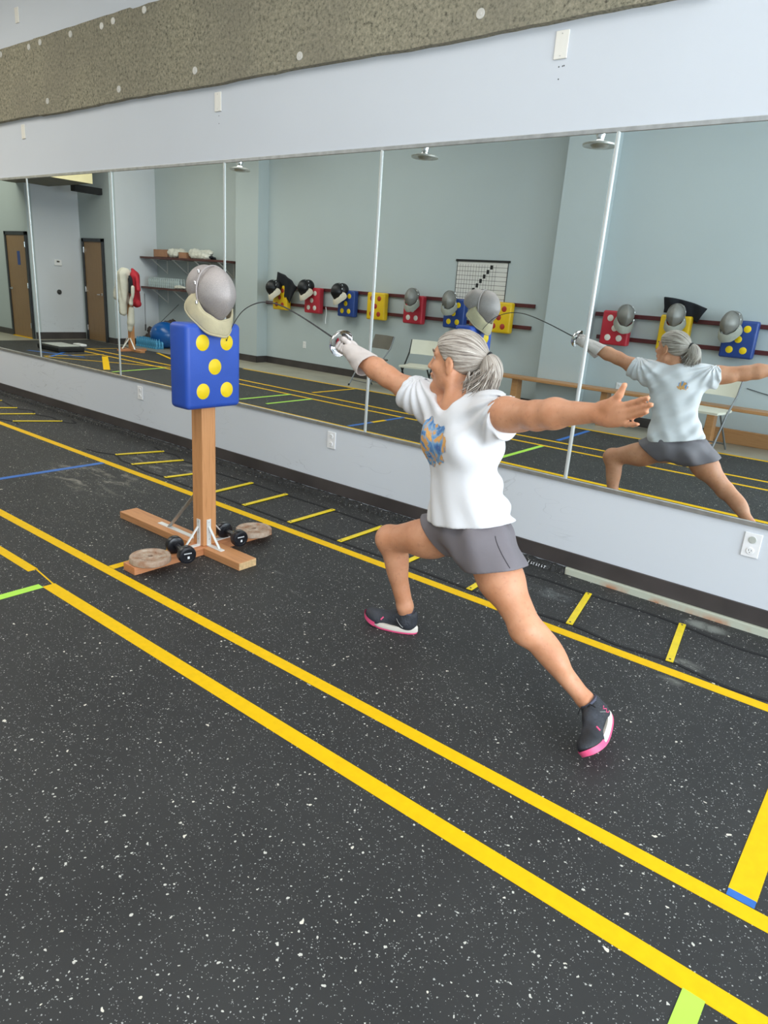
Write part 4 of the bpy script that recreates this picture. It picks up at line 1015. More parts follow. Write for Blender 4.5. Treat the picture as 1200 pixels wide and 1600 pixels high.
f.warp(lambda X, Y, Z: 0.009 * np.sin(X * 70 + Z * 10))
set_props(f.obj('white_jacket', MT['white_cloth']), 'off-white fencing jacket hanging over the far wooden stand', 'jacket')
f = Field((-12.4, -4.3, 0.25), (-12.0, -3.8, 0.9), 0.012)
f.cone((-12.22, -4.03, 0.80), (-12.24, -4.02, 0.55), 0.05, 0.07, 0.02); f.cone((-12.24, -4.02, 0.55), (-12.25, -4.0, 0.42), 0.06, 0.045, 0.02)
set_props(f.obj('white_glove', MT['white_cloth']), 'white glove dangling below the jackets on the far stand', 'glove')
single('black_lining', MB().tube(smooth_pts([(-12.25, -4.04, 1.40), (-12.21, -4.03, 1.25), (-12.23, -4.03, 1.08)], 5), [0.03] * 2 + [0.055] * 8 + [0.03], 10, flat=0.6), MT['black_cloth'], 'black vest showing between the white and red jackets', 'vest', smooth=True)

# folding chairs
def folding_chair(label, loc, rz, smat, fmat, group='folding chairs by the back wall'):
    t = thing('folding_chair', label, 'chair', loc, group, rz=rz)
    vs = []; n = 10
    def slab(w, d, th, f, mat, nm):
        vs = []; fs = []
        for i in range(n + 1):
            for j in range(n + 1):
                u = (i / n - 0.5) * w; v_ = (j / n - 0.5) * d; vs.append(f(u, v_, 0))
        for i in range(n + 1):
            for j in range(n + 1):
                u = (i / n - 0.5) * w; v_ = (j / n - 0.5) * d; vs.append(f(u, v_, th))
        N = (n + 1) ** 2
        for i in range(n):
            for j in range(n):
                a = i * (n + 1) + j; fs += [(a, a + 1, a + n + 2, a + n + 1), (N + a, N + a + n + 1, N + a + n + 2, N + a + 1)]
        for i in range(n):
            for a, b_ in ((i, i + 1), (n * (n + 1) + i + 1, n * (n + 1) + i), ((i + 1) * (n + 1), i * (n + 1)), (i * (n + 1) + n, (i + 1) * (n + 1) + n)): fs.append((a, b_, N + b_, N + a))
        return obj(nm, MB().add(vs, fs), mat, t, smooth=True)
    slab(0.42, 0.40, 0.025, lambda u, v_, q: (u, v_ + 0.02, 0.43 + q - 0.012 * (1 - (v_ / 0.2) ** 2) - (0.012 if v_ > 0.17 else 0)), smat, 'seat')
    slab(0.43, 0.21, 0.02, lambda u, v_, q: (u, -0.22 - 0.03 * (v_ / 0.1) - q + 0.035 * (1 - (u / 0.21) ** 2) * -1, 0.70 + v_), smat, 'backrest')
    for s in (-1, 1):
        x = s * 0.225
        obj('front_leg', MB().tube([(x, -0.27, 0.80), (x, -0.20, 0.62), (x, 0.0, 0.40), (x, 0.24, 0.0)], 0.0115, 10), fmat, t, smooth=True)
        obj('rear_leg', MB().tube([(x * 0.93, 0.12, 0.41), (x * 0.93, -0.24, 0.0)], 0.0115, 10), fmat, t, smooth=True)
        obj('foot_cap', MB().cyl((x, 0.236, -0.0), (x, 0.23, 0.03), 0.015, n=10), MT['black'], t)
    obj('cross_bar', MB().tube([(-0.21, -0.19, 0.06), (0.21, -0.19, 0.06)], 0.008, 8), fmat, t)
    obj('cross_bar', MB().tube([(-0.225, 0.19, 0.09), (0.225, 0.19, 0.09)], 0.008, 8), fmat, t)
    return t
folding_chair('cream folding chair with a black frame, reflected just left of the woman\'s face', (-6.12, -4.95, -0.012), math.radians(-14), MT['white_chair'], MT['black'])
folding_chair('brown-grey folding chair reflected behind the gloved arm', (-7.06, -4.98, -0.012), math.radians(10), MT['grey_chair'], MT['grey_metal'])
folding_chair('cream folding chair with grey legs, reflected behind the woman\'s back at right', (-1.96, -4.85, 0.0), math.radians(8), MT['white_chair'], MT['grey_metal'])

# bench
t = thing('long_bench', 'long varnished wooden bench along the back wall, seen in the mirror', 'bench', (-3.0, -5.2, 0))
wpart('top', MB().mm(-5.0, 0.6, -5.38, -5.13, 0.428, 0.465), MT['bench'], t, bevel=0.006)
for x in (-4.60, -3.30, -1.98, -0.6, 0.4): wpart('leg', MB().box((x, -5.26, 0.208), (0.10, 0.17, 0.440), None, 0.85), MT['bench'], t, bevel=0.005)
single('wood_plank', MB().mm(-2.05, 1.2, -5.62, -5.57, -0.012, 0.16), MT['bench'], 'dark orange plank standing on edge on the floor behind the bench', 'plank', bevel=0.004)
single('wall_cable', MB().tube(smooth_pts([(-1.75, -5.64, 0.66), (-1.4, -5.64, 0.60), (-0.9, -5.64, 0.57), (-0.2, -5.64, 0.55)], 6), 0.004, 6), MT['slot'], 'thin dark cable sagging along the wall above the bench at right', 'cable')

# window frames at the right end (the daylight comes through them)
def window(n, pts, axis):
    mb = MB()
    a0, a1, z0, z1, c = pts
    for k in range(4):
        a = a0 + (a1 - a0) * k / 3
        if axis == 'y': mb.mm(c - 0.03, c + 0.03, a - 0.03, a + 0.03, z0, z1)
        else: mb.mm(a - 0.03, a + 0.03, c - 0.03, c + 0.03, z0, z1)
    for z in (z0, z1):
        if axis == 'y': mb.mm(c - 0.03, c + 0.03, a0, a1, z - 0.03, z + 0.03)
        else: mb.mm(a0, a1, c - 0.03, c + 0.03, z - 0.03, z + 0.03)
    structure('window_%d' % n, mb, MT['alu'])
window(1, (-5.32, -0.33, 0.38, 3.32, XR + 0.06), 'y')
window(2, (0.13, 3.47, 0.48, 3.27, YB - 0.06), 'x')  # frame for the added back opening, made up for fill light

# ================================================================== THE FENCER
A3 = lambda *p: np.array(p, float)
U = A3(0.95, -0.31, 0); U /= np.linalg.norm(U)
NF = A3(-0.31, -0.95, 0); NF /= np.linalg.norm(NF)
ZV = A3(0, 0, 1)
TAX = (U, NF, ZV)
P = thing('person', 'woman in white T-shirt and grey shorts lunging with a foil, back arm outstretched', 'person', (-1.28, -1.36, 0))
OFF = (-1.28, -1.36, 0)
SH_R, SH_L = A3(-1.545, -1.30, 1.075), A3(-1.235, -1.39, 1.085)
TOR = [((-1.292, -1.355, 0.60), (0.150, 0.112, 0.115)), ((-1.345, -1.352, 0.78), (0.122, 0.090, 0.15)), ((-1.365, -1.348, 0.93), (0.152, 0.104, 0.16)), ((-1.385, -1.345, 1.03), (0.150, 0.088, 0.075))]
def torso(f, inf, k=0.05):
    for c, r in TOR: f.ell(c, r, k, axes=TAX, inf=inf)
    for s in (-1, 1):
        c = A3(-1.372, -1.348, 0.945) + U * 0.068 * s + NF * 0.070
        f.ell(c, (0.060, 0.052, 0.060), 0.04, axes=TAX, inf=inf)
    f.cone((-1.40, -1.338, 1.075), SH_R, 0.058, 0.056, 0.05, inf=inf); f.cone((-1.36, -1.34, 1.075), SH_L, 0.058, 0.058, 0.05, inf=inf)
    for s in (-1, 1): f.ell(A3(-1.292, -1.355, 0.585) + U * 0.065 * s - NF * 0.060, (0.085, 0.075, 0.085), 0.05, axes=TAX, inf=inf)
KR, AR = A3(-1.708, -1.318, 0.438), A3(-1.628, -1.270, 0.125)
KL, AL = A3(-0.945, -1.457, 0.338), A3(-0.705, -1.415, 0.132)
HR, HL = A3(-1.375, -1.315, 0.560), A3(-1.195, -1.400, 0.575)
HC = A3(-1.440, -1.336, 1.238)
FV = A3(-0.975, -0.22, -0.02); FV /= np.linalg.norm(FV); LV = A3(-FV[1], FV[0], 0)
HAX = (FV, LV, ZV)
def hl(f, l, z): return HC + FV * f + LV * l + ZV * z
def legs(f, inf=0.0, thigh_only=False, k=0.03):
    f.cone(HR, KR, 0.090, 0.056, 0.045, inf=inf); f.ell((HR + KR) / 2 + A3(0.03, 0, -0.012), (0.10, 0.074, 0.072), 0.04, inf=inf)
    f.cone(HL, KL, 0.090, 0.054, 0.045, inf=inf); f.ell((HL * 0.6 + KL * 0.4), (0.085, 0.080, 0.085), 0.04, inf=inf)
    if thigh_only: return
    f.ell(KR + A3(-0.008, 0, 0.004), (0.050, 0.047, 0.055), 0.03)
    f.cone(KR, AR, 0.050, 0.036, 0.03); f.ell(KR * 0.68 + AR * 0.32 + A3(0.022, 0.002, 0), (0.042, 0.045, 0.095), 0.03)
    d = (AL - KL) / np.linalg.norm(AL - KL); s_ = np.cross(d, A3(0, 1, 0)); s_ /= np.linalg.norm(s_)
    f.ell(KL + A3(-0.010, -0.012, 0.0), (0.050, 0.047, 0.050), 0.03)
    f.cone(KL, AL, 0.047, 0.030, 0.03)
    f.ell(KL * 0.70 + AL * 0.30 + A3(0.018, 0.0, 0.014), (0.100, 0.044, 0.043), 0.03, axes=(d, A3(0, 1, 0), s_))
f = Field((-2.08, -1.76, -0.01), (-0.53, -1.14, 1.42), 0.0045)
torso(f, 0.0); legs(f)
# feet inside the shoes
f.cone(AR, AR + A3(0.0, 0.005, -0.06), 0.034, 0.028, 0.02); f.cone(AR + A3(0, 0, -0.07), (-1.74, -1.295, 0.035), 0.024, 0.016, 0.02)
f.cone(AL, (-0.660, -1.39, 0.085), 0.030, 0.028, 0.02); f.cone((-0.660, -1.40, 0.080), (-0.630, -1.50, 0.050), 0.022, 0.014, 0.02)
f.ell(AR + A3(0.0, -0.028, 0.0), (0.012, 0.010, 0.012), 0.02); f.ell(AL + A3(0.012, -0.026, 0.004), (0.012, 0.010, 0.012), 0.02)
# arms
WR = A3(-2.000, -1.285, 1.203)
f.cone(SH_R, (-1.675, -1.312, 1.100), 0.056, 0.048, 0.03); f.cone((-1.675, -1.312, 1.100), (-1.79, -1.312, 1.140), 0.048, 0.040, 0.03)
f.ell((-1.62, -1.315, 1.078), (0.075, 0.040, 0.042), 0.03)
f.cone((-1.79, -1.312, 1.140), (-1.86, -1.302, 1.162), 0.040, 0.042, 0.03); f.cone((-1.86, -1.302, 1.162), WR, 0.042, 0.027, 0.03)
f.cone(WR, (-2.05, -1.278, 1.222), 0.027, 0.022, 0.02)
EL, WL = A3(-1.000, -1.505, 1.122), A3(-0.768, -1.585, 1.176)
f.cone(SH_L, (-1.148, -1.443, 1.100), 0.060, 0.053, 0.03); f.cone((-1.148, -1.443, 1.100), EL, 0.053, 0.046, 0.03)
f.ell((-1.12, -1.452, 1.088), (0.085, 0.042, 0.042), 0.04)
f.cone(EL, EL * 0.70 + WL * 0.30 + A3(0, 0, 0.004), 0.045, 0.046, 0.03); f.cone(EL * 0.70 + WL * 0.30 + A3(0, 0, 0.004), WL, 0.046, 0.029, 0.03)
# left hand, palm towards the camera, thumb up
HF = A3(0.66, -0.33, 0.10); HF /= np.linalg.norm(HF)
HUP = A3(-0.10, 0.02, 0.99); HUP -= HF * (HUP @ HF); HUP /= np.linalg.norm(HUP); HN = np.cross(HF, HUP)
f.ell(WL + HF * 0.060 + HUP * 0.000, (0.062, 0.040, 0.017), 0.02, axes=(HF, HUP, HN))
f.ell(WL + HF * 0.035 + HUP * 0.020, (0.035, 0.018, 0.018), 0.015, axes=(HF, HUP, HN)); f.ell(WL + HF * 0.035 - HUP * 0.020, (0.038, 0.016, 0.017), 0.015, axes=(HF, HUP, HN))
def chain(pts, rad, k=0.006):
    for i in range(len(pts) - 1): f.cone(pts[i], pts[i + 1], rad[i], rad[i + 1], k, mg=0.02)
FIN = [((0.092, 0.024), (0.132, 0.033), (0.168, 0.043), (0.199, 0.050), 0.0094), ((0.096, 0.006), (0.142, 0.015), (0.180, 0.025), (0.213, 0.032), 0.0097),
       ((0.092, -0.010), (0.134, -0.004), (0.170, 0.005), (0.198, 0.012), 0.0091), ((0.082, -0.026), (0.116, -0.027), (0.143, -0.026), (0.168, -0.023), 0.0082)]
for a, b_, c_, d_, r in FIN:
    pts = [WL + HF * q[0] + HUP * q[1] + HN * w for q, w in zip((a, b_, c_, d_), (0.0, -0.004, -0.001, 0.006))]
    chain([WL + HF * (a[0] - 0.04) + HUP * a[1] * 0.8] + pts, [r * 1.1, r * 1.12, r, r * 0.92, r * 0.80])
pts = [WL + HF * 0.024 + HUP * 0.016, WL + HF * 0.062 + HUP * 0.036, WL + HF * 0.086 + HUP * 0.056, WL + HF * 0.104 + HUP * 0.084]
chain(pts, [0.015, 0.0125, 0.0105, 0.0085], 0.010)
# neck and head
f.cone((-1.385, -1.338, 1.075), HC + A3(0.03, 0.004, -0.075), 0.056, 0.047, 0.035)
f.cone(hl(-0.005, 0.055, -0.04), (-1.43, -1.395, 1.085), 0.016, 0.014, 0.03)
f.ell(hl(-0.012, 0, 0.035), (0.097, 0.076, 0.080), 0.02, axes=HAX); f.ell(hl(0.028, 0, -0.028), (0.062, 0.058, 0.082), 0.03, axes=HAX)
f.cone(hl(0.070, 0, -0.098), hl(0.010, 0.048, -0.066), 0.020, 0.018, 0.025); f.cone(hl(0.070, 0, -0.098), hl(0.010, -0.048, -0.066), 0.020, 0.018, 0.025)
f.ell(hl(0.078, 0, -0.100), (0.018, 0.020, 0.015), 0.015, axes=HAX)
f.cone(hl(0.086, 0, 0.016), hl(0.107, 0, -0.022), 0.008, 0.011, 0.010, mg=0.03); f.ell(hl(0.097, 0.010, -0.027), (0.009, 0.007, 0.007), 0.006, axes=HAX, mg=0.03); f.ell(hl(0.097, -0.010, -0.027), (0.009, 0.007, 0.007), 0.006, axes=HAX, mg=0.03)
for s in (-1, 1):
    f.cone(hl(0.082, 0.012 * s, 0.034), hl(0.064, 0.046 * s, 0.030), 0.011, 0.010, 0.012); f.ell(hl(0.060, 0.040 * s, -0.022), (0.026, 0.020, 0.022), 0.02, axes=HAX)
    f.ell(hl(0.086, 0.029 * s, 0.014), (0.012, 0.014, 0.009), 0.008, 'sub', axes=HAX, mg=0.03)
f.ell(hl(0.090, 0, -0.050), (0.012, 0.024, 0.007), 0.008, axes=HAX); f.ell(hl(0.087, 0, -0.062), (0.012, 0.020, 0.007), 0.008, axes=HAX)
for s in (-1, 1):
    f.ell(hl(0.002, 0.075 * s, -0.004), (0.016, 0.009, 0.029), 0.008, axes=(FV * 0.97 + LV * 0.25 * s, LV, ZV + FV * -0.2), mg=0.03)
    f.ell(hl(0.007, 0.085 * s, 0.000), (0.009, 0.007, 0.017), 0.005, 'sub', axes=HAX, mg=0.03)
    f.ell(hl(0.009, 0.074 * s, -0.030), (0.007, 0.006, 0.009), 0.008, axes=HAX, mg=0.03)
body = f.obj('body', MT['skin'], P, OFF)
for s in (-1, 1):
    e = obj('eyeball', MB().lathe([(0.0115 * math.sin(math.radians(a)), -0.0115 * math.cos(math.radians(a))) for a in range(0, 181, 15)], tuple(hl(0.0705, 0.029 * s, 0.013)), tuple(FV), 16), MT['eye'], P, off=OFF, smooth=True)
    obj('iris', MB().lathe([(0, 0.0121), (0.005, 0.0115), (0.0056, 0.0102)], tuple(hl(0.0705, 0.029 * s, 0.013)), tuple(FV), 16), MT['iris'], e, off=OFF, smooth=True)
    obj('eyebrow', MB().tube([tuple(hl(0.0935, 0.014 * s, 0.036)), tuple(hl(0.089, 0.030 * s, 0.043)), tuple(hl(0.074, 0.048 * s, 0.038))], [0.003, 0.0035, 0.0015], 8), MT['brow'], P, off=OFF, smooth=True)
obj('lips', MB().tube([tuple(hl(0.082, -0.022, -0.056)), tuple(hl(0.094, -0.009, -0.054)), tuple(hl(0.0965, 0, -0.055)), tuple(hl(0.094, 0.009, -0.054)), tuple(hl(0.082, 0.022, -0.056))], [0.002, 0.0050, 0.0054, 0.0050, 0.002], 10), MT['lip'], P, off=OFF, smooth=True)

# hair: pulled-back cap and a loose ponytail
def hair_uv(o, tie, axis):
    me = o.data; uvl = me.uv_layers.new(name='UVMap')
    co = np.empty(len(me.vertices) * 3); me.vertices.foreach_get('co', co); co = co.reshape(-1, 3) + np.array(OFF)
    li = np.empty(len(me.loops), np.int32); me.loops.foreach_get('vertex_index', li)
    d = co - tie; a = axis / np.linalg.norm(axis); e1 = np.cross(a, ZV); e1 /= np.linalg.norm(e1); e2 = np.cross(a, e1)
    ang = np.arctan2(np.abs(d @ e1), -(d @ e2)) / PI * 1.2; r = d @ a
    uvl.data.foreach_set('uv', np.stack([ang, r * 3], 1)[li].astype(np.float32).ravel())
TIE = hl(-0.118, 0.008, 0.022)
f = Field(np.array(HC) - 0.18, np.array(HC) + 0.18, 0.0035)
f.ell(hl(-0.014, 0, 0.037), (0.106, 0.085, 0.088), 0, axes=HAX)
f.cone(hl(-0.075, 0, 0.02), TIE, 0.050, 0.018, 0.03)
pl = lambda q, nrm, k=0.012: f.cut(q, FV * nrm[0] + ZV * nrm[1], k)
pl(hl(0.045, 0, 0.03), (0.085, -0.062)); pl(hl(-0.012, 0, -0.028), (0.060, -0.085))
for s in (-1, 1): f.ell(hl(0.003, 0.082 * s, -0.004), (0.018, 0.02, 0.029), 0.006, 'sub', axes=HAX)
def hw(X, Y, Z):
    dx = X - TIE[0]; dy = Y - TIE[1]; dz = Z - TIE[2]; al = dy * LV[1] + dx * LV[0]
    return 0.0012 * np.sin(np.arctan2(al, dz) * 46 + 4 * np.sin(dx * 30)) + 0.0010 * np.sin(np.arctan2(al, dz) * 83 + 2)
f.warp(hw)
hair = f.obj('hair', MT['hair'], P, OFF); hair_uv(hair, TIE, FV)
random.seed(21)
vs_all = MB(); uvs = []
f = Field(hl(-0.17, 0, -0.03) - 0.16, hl(-0.17, 0, -0.03) + 0.16, 0.005)
core = [TIE, hl(-0.150, 0.016, 0.018), hl(-0.160, 0.030, -0.040), hl(-0.120, 0.040, -0.105)]
def bez(t, c):
    c0, c1, c2, c3 = c; return c0 * (1 - t) ** 3 + 3 * c1 * t * (1 - t) ** 2 + 3 * c2 * t * t * (1 - t) + c3 * t ** 3
for i in range(8):
    t0, t1 = i / 8, (i + 1) / 8; r = lambda t: 0.014 + 0.029 * math.sin(min(1, t * 1.15) * PI * 0.8)
    f.cone(bez(t0, core), bez(t1, core), r(t0), r(t1), 0.01)
pt = f.obj('ponytail', MT['hair'], P, OFF)
hair_uv(pt, TIE, A3(0.25, 0.1, -1))
mb = MB()
for k in range(420):
    a = random.random() * 2 * PI; rr = math.sqrt(random.random())
    side = math.cos(a) * rr; oth = math.sin(a) * rr
    o3 = A3(0, 0, 0) + LV * side * 0.052 + (-FV) * oth * 0.040 + ZV * random.uniform(-0.02, 0.03)
    L_ = random.uniform(0.80, 1.12); flick = random.uniform(-1, 1)
    c0 = TIE + LV * side * 0.011 + ZV * oth * 0.011
    c1 = core[1] + o3 * 0.55 + ZV * 0.012 * random.random(); c2 = core[2] + o3 * 1.15; c3 = TIE + (core[3] - TIE) * L_ + o3 * 1.1 + (-FV) * 0.022 * max(0, flick) + LV * 0.018 * flick
    if random.random() < 0.25: c3 = c3 + FV * random.uniform(0.02, 0.07) + LV * random.uniform(0, 0.03) + ZV * random.uniform(0, 0.02)
    pts = [bez(t / 9, (c0, c1, c2, c3)) + A3(0, 0, 0.0018 * math.sin(t * 1.7 + k)) for t in range(10)]
    mb.tube([tuple(p) for p in pts], [0.0017, 0.0024, 0.0027, 0.0027, 0.0027, 0.0026, 0.0024, 0.0020, 0.0014, 0.0004], 4)
st = obj('ponytail_strands', mb, MT['hair'], pt, off=OFF, smooth=True)
uvl = st.data.uv_layers.new(name='UVMap'); li = np.empty(len(st.data.loops), np.int32); st.data.loops.foreach_get('vertex_index', li)
sid = li // 40; uvl.data.foreach_set('uv', np.stack([(sid * 0.6180339) % 1 * 1.2, (li % 40) / 40 * 0.3], 1).astype(np.float32).ravel())
# loose nape wisps falling on the neck
mb = MB()
for k in range(46):
    c0 = hl(-0.085 + random.uniform(-0.02, 0.02), 0.035 + random.uniform(-0.01, 0.03), -0.035 + random.uniform(-0.01, 0.015)); c3 = c0 + A3(0, 0, -1) * random.uniform(0.04, 0.085) + FV * random.uniform(-0.02, 0.02) + LV * random.uniform(-0.005, 0.02)
    pts = [bez(t / 5, (c0, c0 + A3(0, 0, -0.02) + LV * 0.01, c3 + LV * 0.012 + A3(0, 0, 0.03), c3)) for t in range(6)]
    mb.tube([tuple(p) for p in pts], [0.002, 0.0024, 0.0024, 0.002, 0.0015, 0.0004], 4)
w = obj('nape_hair', mb, MT['hair'], hair, off=OFF, smooth=True); w.data.uv_layers.new(name='UVMap')
li = np.empty(len(w.data.loops), np.int32); w.data.loops.foreach_get('vertex_index', li)
w.data.uv_layers[0].data.foreach_set('uv', np.stack([((li // 24) * 0.6180339) % 1 * 1.2, (li % 24) / 24 * 0.3], 1).astype(np.float32).ravel())
tx = [tuple(TIE - FV * 0.006 + LV * 0.021 * math.cos(a) + (ZV * 0.023 - FV * 0.006) * math.sin(a)) for a in [2 * PI * i / 24 for i in range(24)]]
obj('hair_tie', MB().tube(tx, 0.0065, 8, closed=True), MT['black'], P, off=OFF, smooth=True)

# T-shirt
f = Field((-1.80, -1.62, 0.50), (-1.03, -1.12, 1.22), 0.0045)
torso(f, 0.013)
f.ell((-1.318, -1.352, 0.70), (0.168, 0.122, 0.15), 0.05, axes=TAX); f.ell((-1.300, -1.350, 0.62), (0.172, 0.130, 0.12), 0.05, axes=TAX)
f.cone(SH_R, (-1.72, -1.312, 1.108), 0.066, 0.066, 0.03); f.cone(SH_L, (-1.10, -1.463, 1.10), 0.068, 0.063, 0.03)
f.cone((-1.50, -1.315, 1.02), (-1.66, -1.315, 1.075), 0.06, 0.055, 0.05); f.cone((-1.26, -1.385, 1.03), (-1.13, -1.45, 1.075), 0.06, 0.058, 0.05)
def folds(X, Y, Z):
    s = (X + 1.36) * U[0] + (Y + 1.35) * U[1]; nn = (X + 1.36) * NF[0] + (Y + 1.35) * NF[1]
    low = np.clip((1.0 - Z) / 0.35, 0, 1); back = np.clip(-nn / 0.08, 0, 1)
    r1 = np.sqrt((X + 1.20) ** 2 + (Z - 1.06) ** 2); r2 = np.sqrt((X + 1.56) ** 2 + (Z - 1.06) ** 2)
    a1 = np.arctan2(Z - 1.16, X + 1.16)
    w = 0.0045 * low * np.sin(s * 55 + 9 * Z + 3 * np.sin(Z * 9))
    w += 0.0065 * np.exp(-((r1 - 0.06) / 0.09) ** 2) * np.sin(a1 * 15 + 1) + 0.0055 * np.exp(-((r2 - 0.06) / 0.09) ** 2) * np.sin(np.arctan2(Z - 1.16, X + 1.62) * 15)
    w += 0.0075 * back * (np.sin((Z * 0.8 - s * 0.75) * 62 + 2 * np.sin(s * 14)) - 1.0)
    w += 0.0020 * np.sin(Z * 33 + s * 26 + 2 * np.sin(s * 11))
    return w
f.warp(folds)
f.cut((-1.30, 0, 0.640), (0.21, 0, -1), 0.006, hi=(-0.9, -1.0, 0.85), lo=(-1.9, -1.8, 0.45))
f.cut((-1.677, -1.312, 1.10), (-0.93, 0.0, 0.36), 0.006, lo=(-1.85, -1.7, 0.9), hi=(-1.55, -1.0, 1.25)); f.cut((-1.147, -1.445, 1.09), (0.84, -0.50, 0.10), 0.006, lo=(-1.24, -1.7, 0.95), hi=(-1.0, -1.0, 1.25))
f.ell((-1.425, -1.370, 1.135), (0.078, 0.078, 0.072), 0.008, 'sub'); f.cone((-1.42, -1.40, 1.11), (-1.43, -1.47, 1.075), 0.035, 0.020, 0.02, 'sub')
shirt = f.obj('shirt', MT['shirt'], P, OFF)
bv = BVHTree.FromPolygons([tuple(v.co) for v in shirt.data.vertices], [tuple(p.vertices) for p in shirt.data.polygons])
def patch(name, s0, s1, z0, z1, sgn, n, mat, seed):
    vs = {}; fs = []; out = []
    random.seed(seed); ph = [random.uniform(0, 6) for _ in range(6)]
    for i in range(n + 1):
        for j in range(n + 1):
            s = s0 + (s1 - s0) * i / n; z = z0 + (z1 - z0) * j / n
            o_ = A3(-1.372, -1.348, z) + U * s + NF * 0.5 * sgn - np.array(OFF) * A3(1, 1, 1)
            hit, nr, _, _ = bv.ray_cast(Vector(o_), Vector(-NF * sgn))
            if hit is None: continue
            u = i / n * 2 - 1; v_ = j / n * 2 - 1; a = math.atan2(v_, u)
            rad = 0.88 + 0.10 * math.sin(3 * a + ph[0]) + 0.07 * math.sin(7 * a + ph[1]) + 0.05 * math.sin(13 * a + ph[2])
            if abs(u) ** 3 + abs(v_) ** 3 > rad ** 3: continue
            vs[(i, j)] = len(out); out.append(hit + nr * 0.0012)
    for i in range(n):
        for j in range(n):
            q = [(i, j), (i + 1, j), (i + 1, j + 1), (i, j + 1)]
            if all(k in vs for k in q) and all((out[vs[q[a]]] - out[vs[q[a - 1]]]).length < 0.03 for a in range(4)): fs.append(tuple(vs[k] for k in q))
    me = obj(name, MB().add(out, fs), mat, shirt, smooth=True); return me
patch('chest_print', -0.135, 0.068, 0.840, 1.036, 1, 60, MT['print'], 4)
patch('back_print', 0.00, 0.075, 0.985, 1.045, -1, 24, MT['print'], 9)

# shorts
f = Field((-1.68, -1.60, 0.36), (-0.98, -1.14, 0.80), 0.0045)
for c, r in TOR[:2]: f.ell(c, r, 0.05, axes=TAX, inf=0.010)
for s in (-1, 1): f.ell(A3(-1.292, -1.355, 0.585) + U * 0.065 * s - NF * 0.060, (0.085, 0.075, 0.085), 0.05, axes=TAX, inf=0.012)
legs(f, 0.017, True)
f.cone(HL + A3(0.0, 0, -0.01), HL * 0.5 + KL * 0.5, 0.108, 0.100, 0.03)
f.warp(lambda X, Y, Z: 0.003 * np.sin(X * 48 + Z * 30) + 0.003 * np.sin(Y * 55 - Z * 38))
f.cut((0, 0, 0.76), (0, 0, 1))
f.cut((-1.455, -1.32, 0.545), (-0.50, 0, -0.86), 0.004, lo=(-1.75, -1.7, 0.3), hi=(-1.325, -1.0, 0.85))
f.cut((-1.115, -1.42, 0.512), (0.36, -0.10, -1), 0.004, lo=(-1.275, -1.7, 0.3), hi=(-0.9, -1.0, 0.85))
f.cone((-1.31, -1.15, 0.435), (-1.29, -1.60, 0.435), 0.062, 0.062, 0.02, 'sub')
f.cut((-1.30, -1.36, 0.475), (0, 0, -1), 0.01, lo=(-1.40, -1.7, 0.3), hi=(-1.22, -1.0, 0.6))
shorts = f.obj('shorts', MT['shorts'], P, OFF)
bs = BVHTree.FromPolygons([tuple(v.co) for v in shorts.data.vertices], [tuple(p.vertices) for p in shorts.data.polygons])
pts = []
for i in range(12):
    t = i / 11; tgt = A3(-1.145 + 0.075 * t ** 1.4, -1.42, 0.640 - 0.105 * t)
    o_ = A3(-0.45, -2.5, 0.95) ; d = tgt - o_; hit, nr, _, _ = bs.ray_cast(Vector(o_ - np.array(OFF)), Vector(d / np.linalg.norm(d)))
    if hit is not None: pts.append(hit + nr * 0.0005)
if len(pts) > 3: obj('seam', MB().tube(pts, 0.0016, 6), MT['shorts_seam'], shorts, smooth=True)

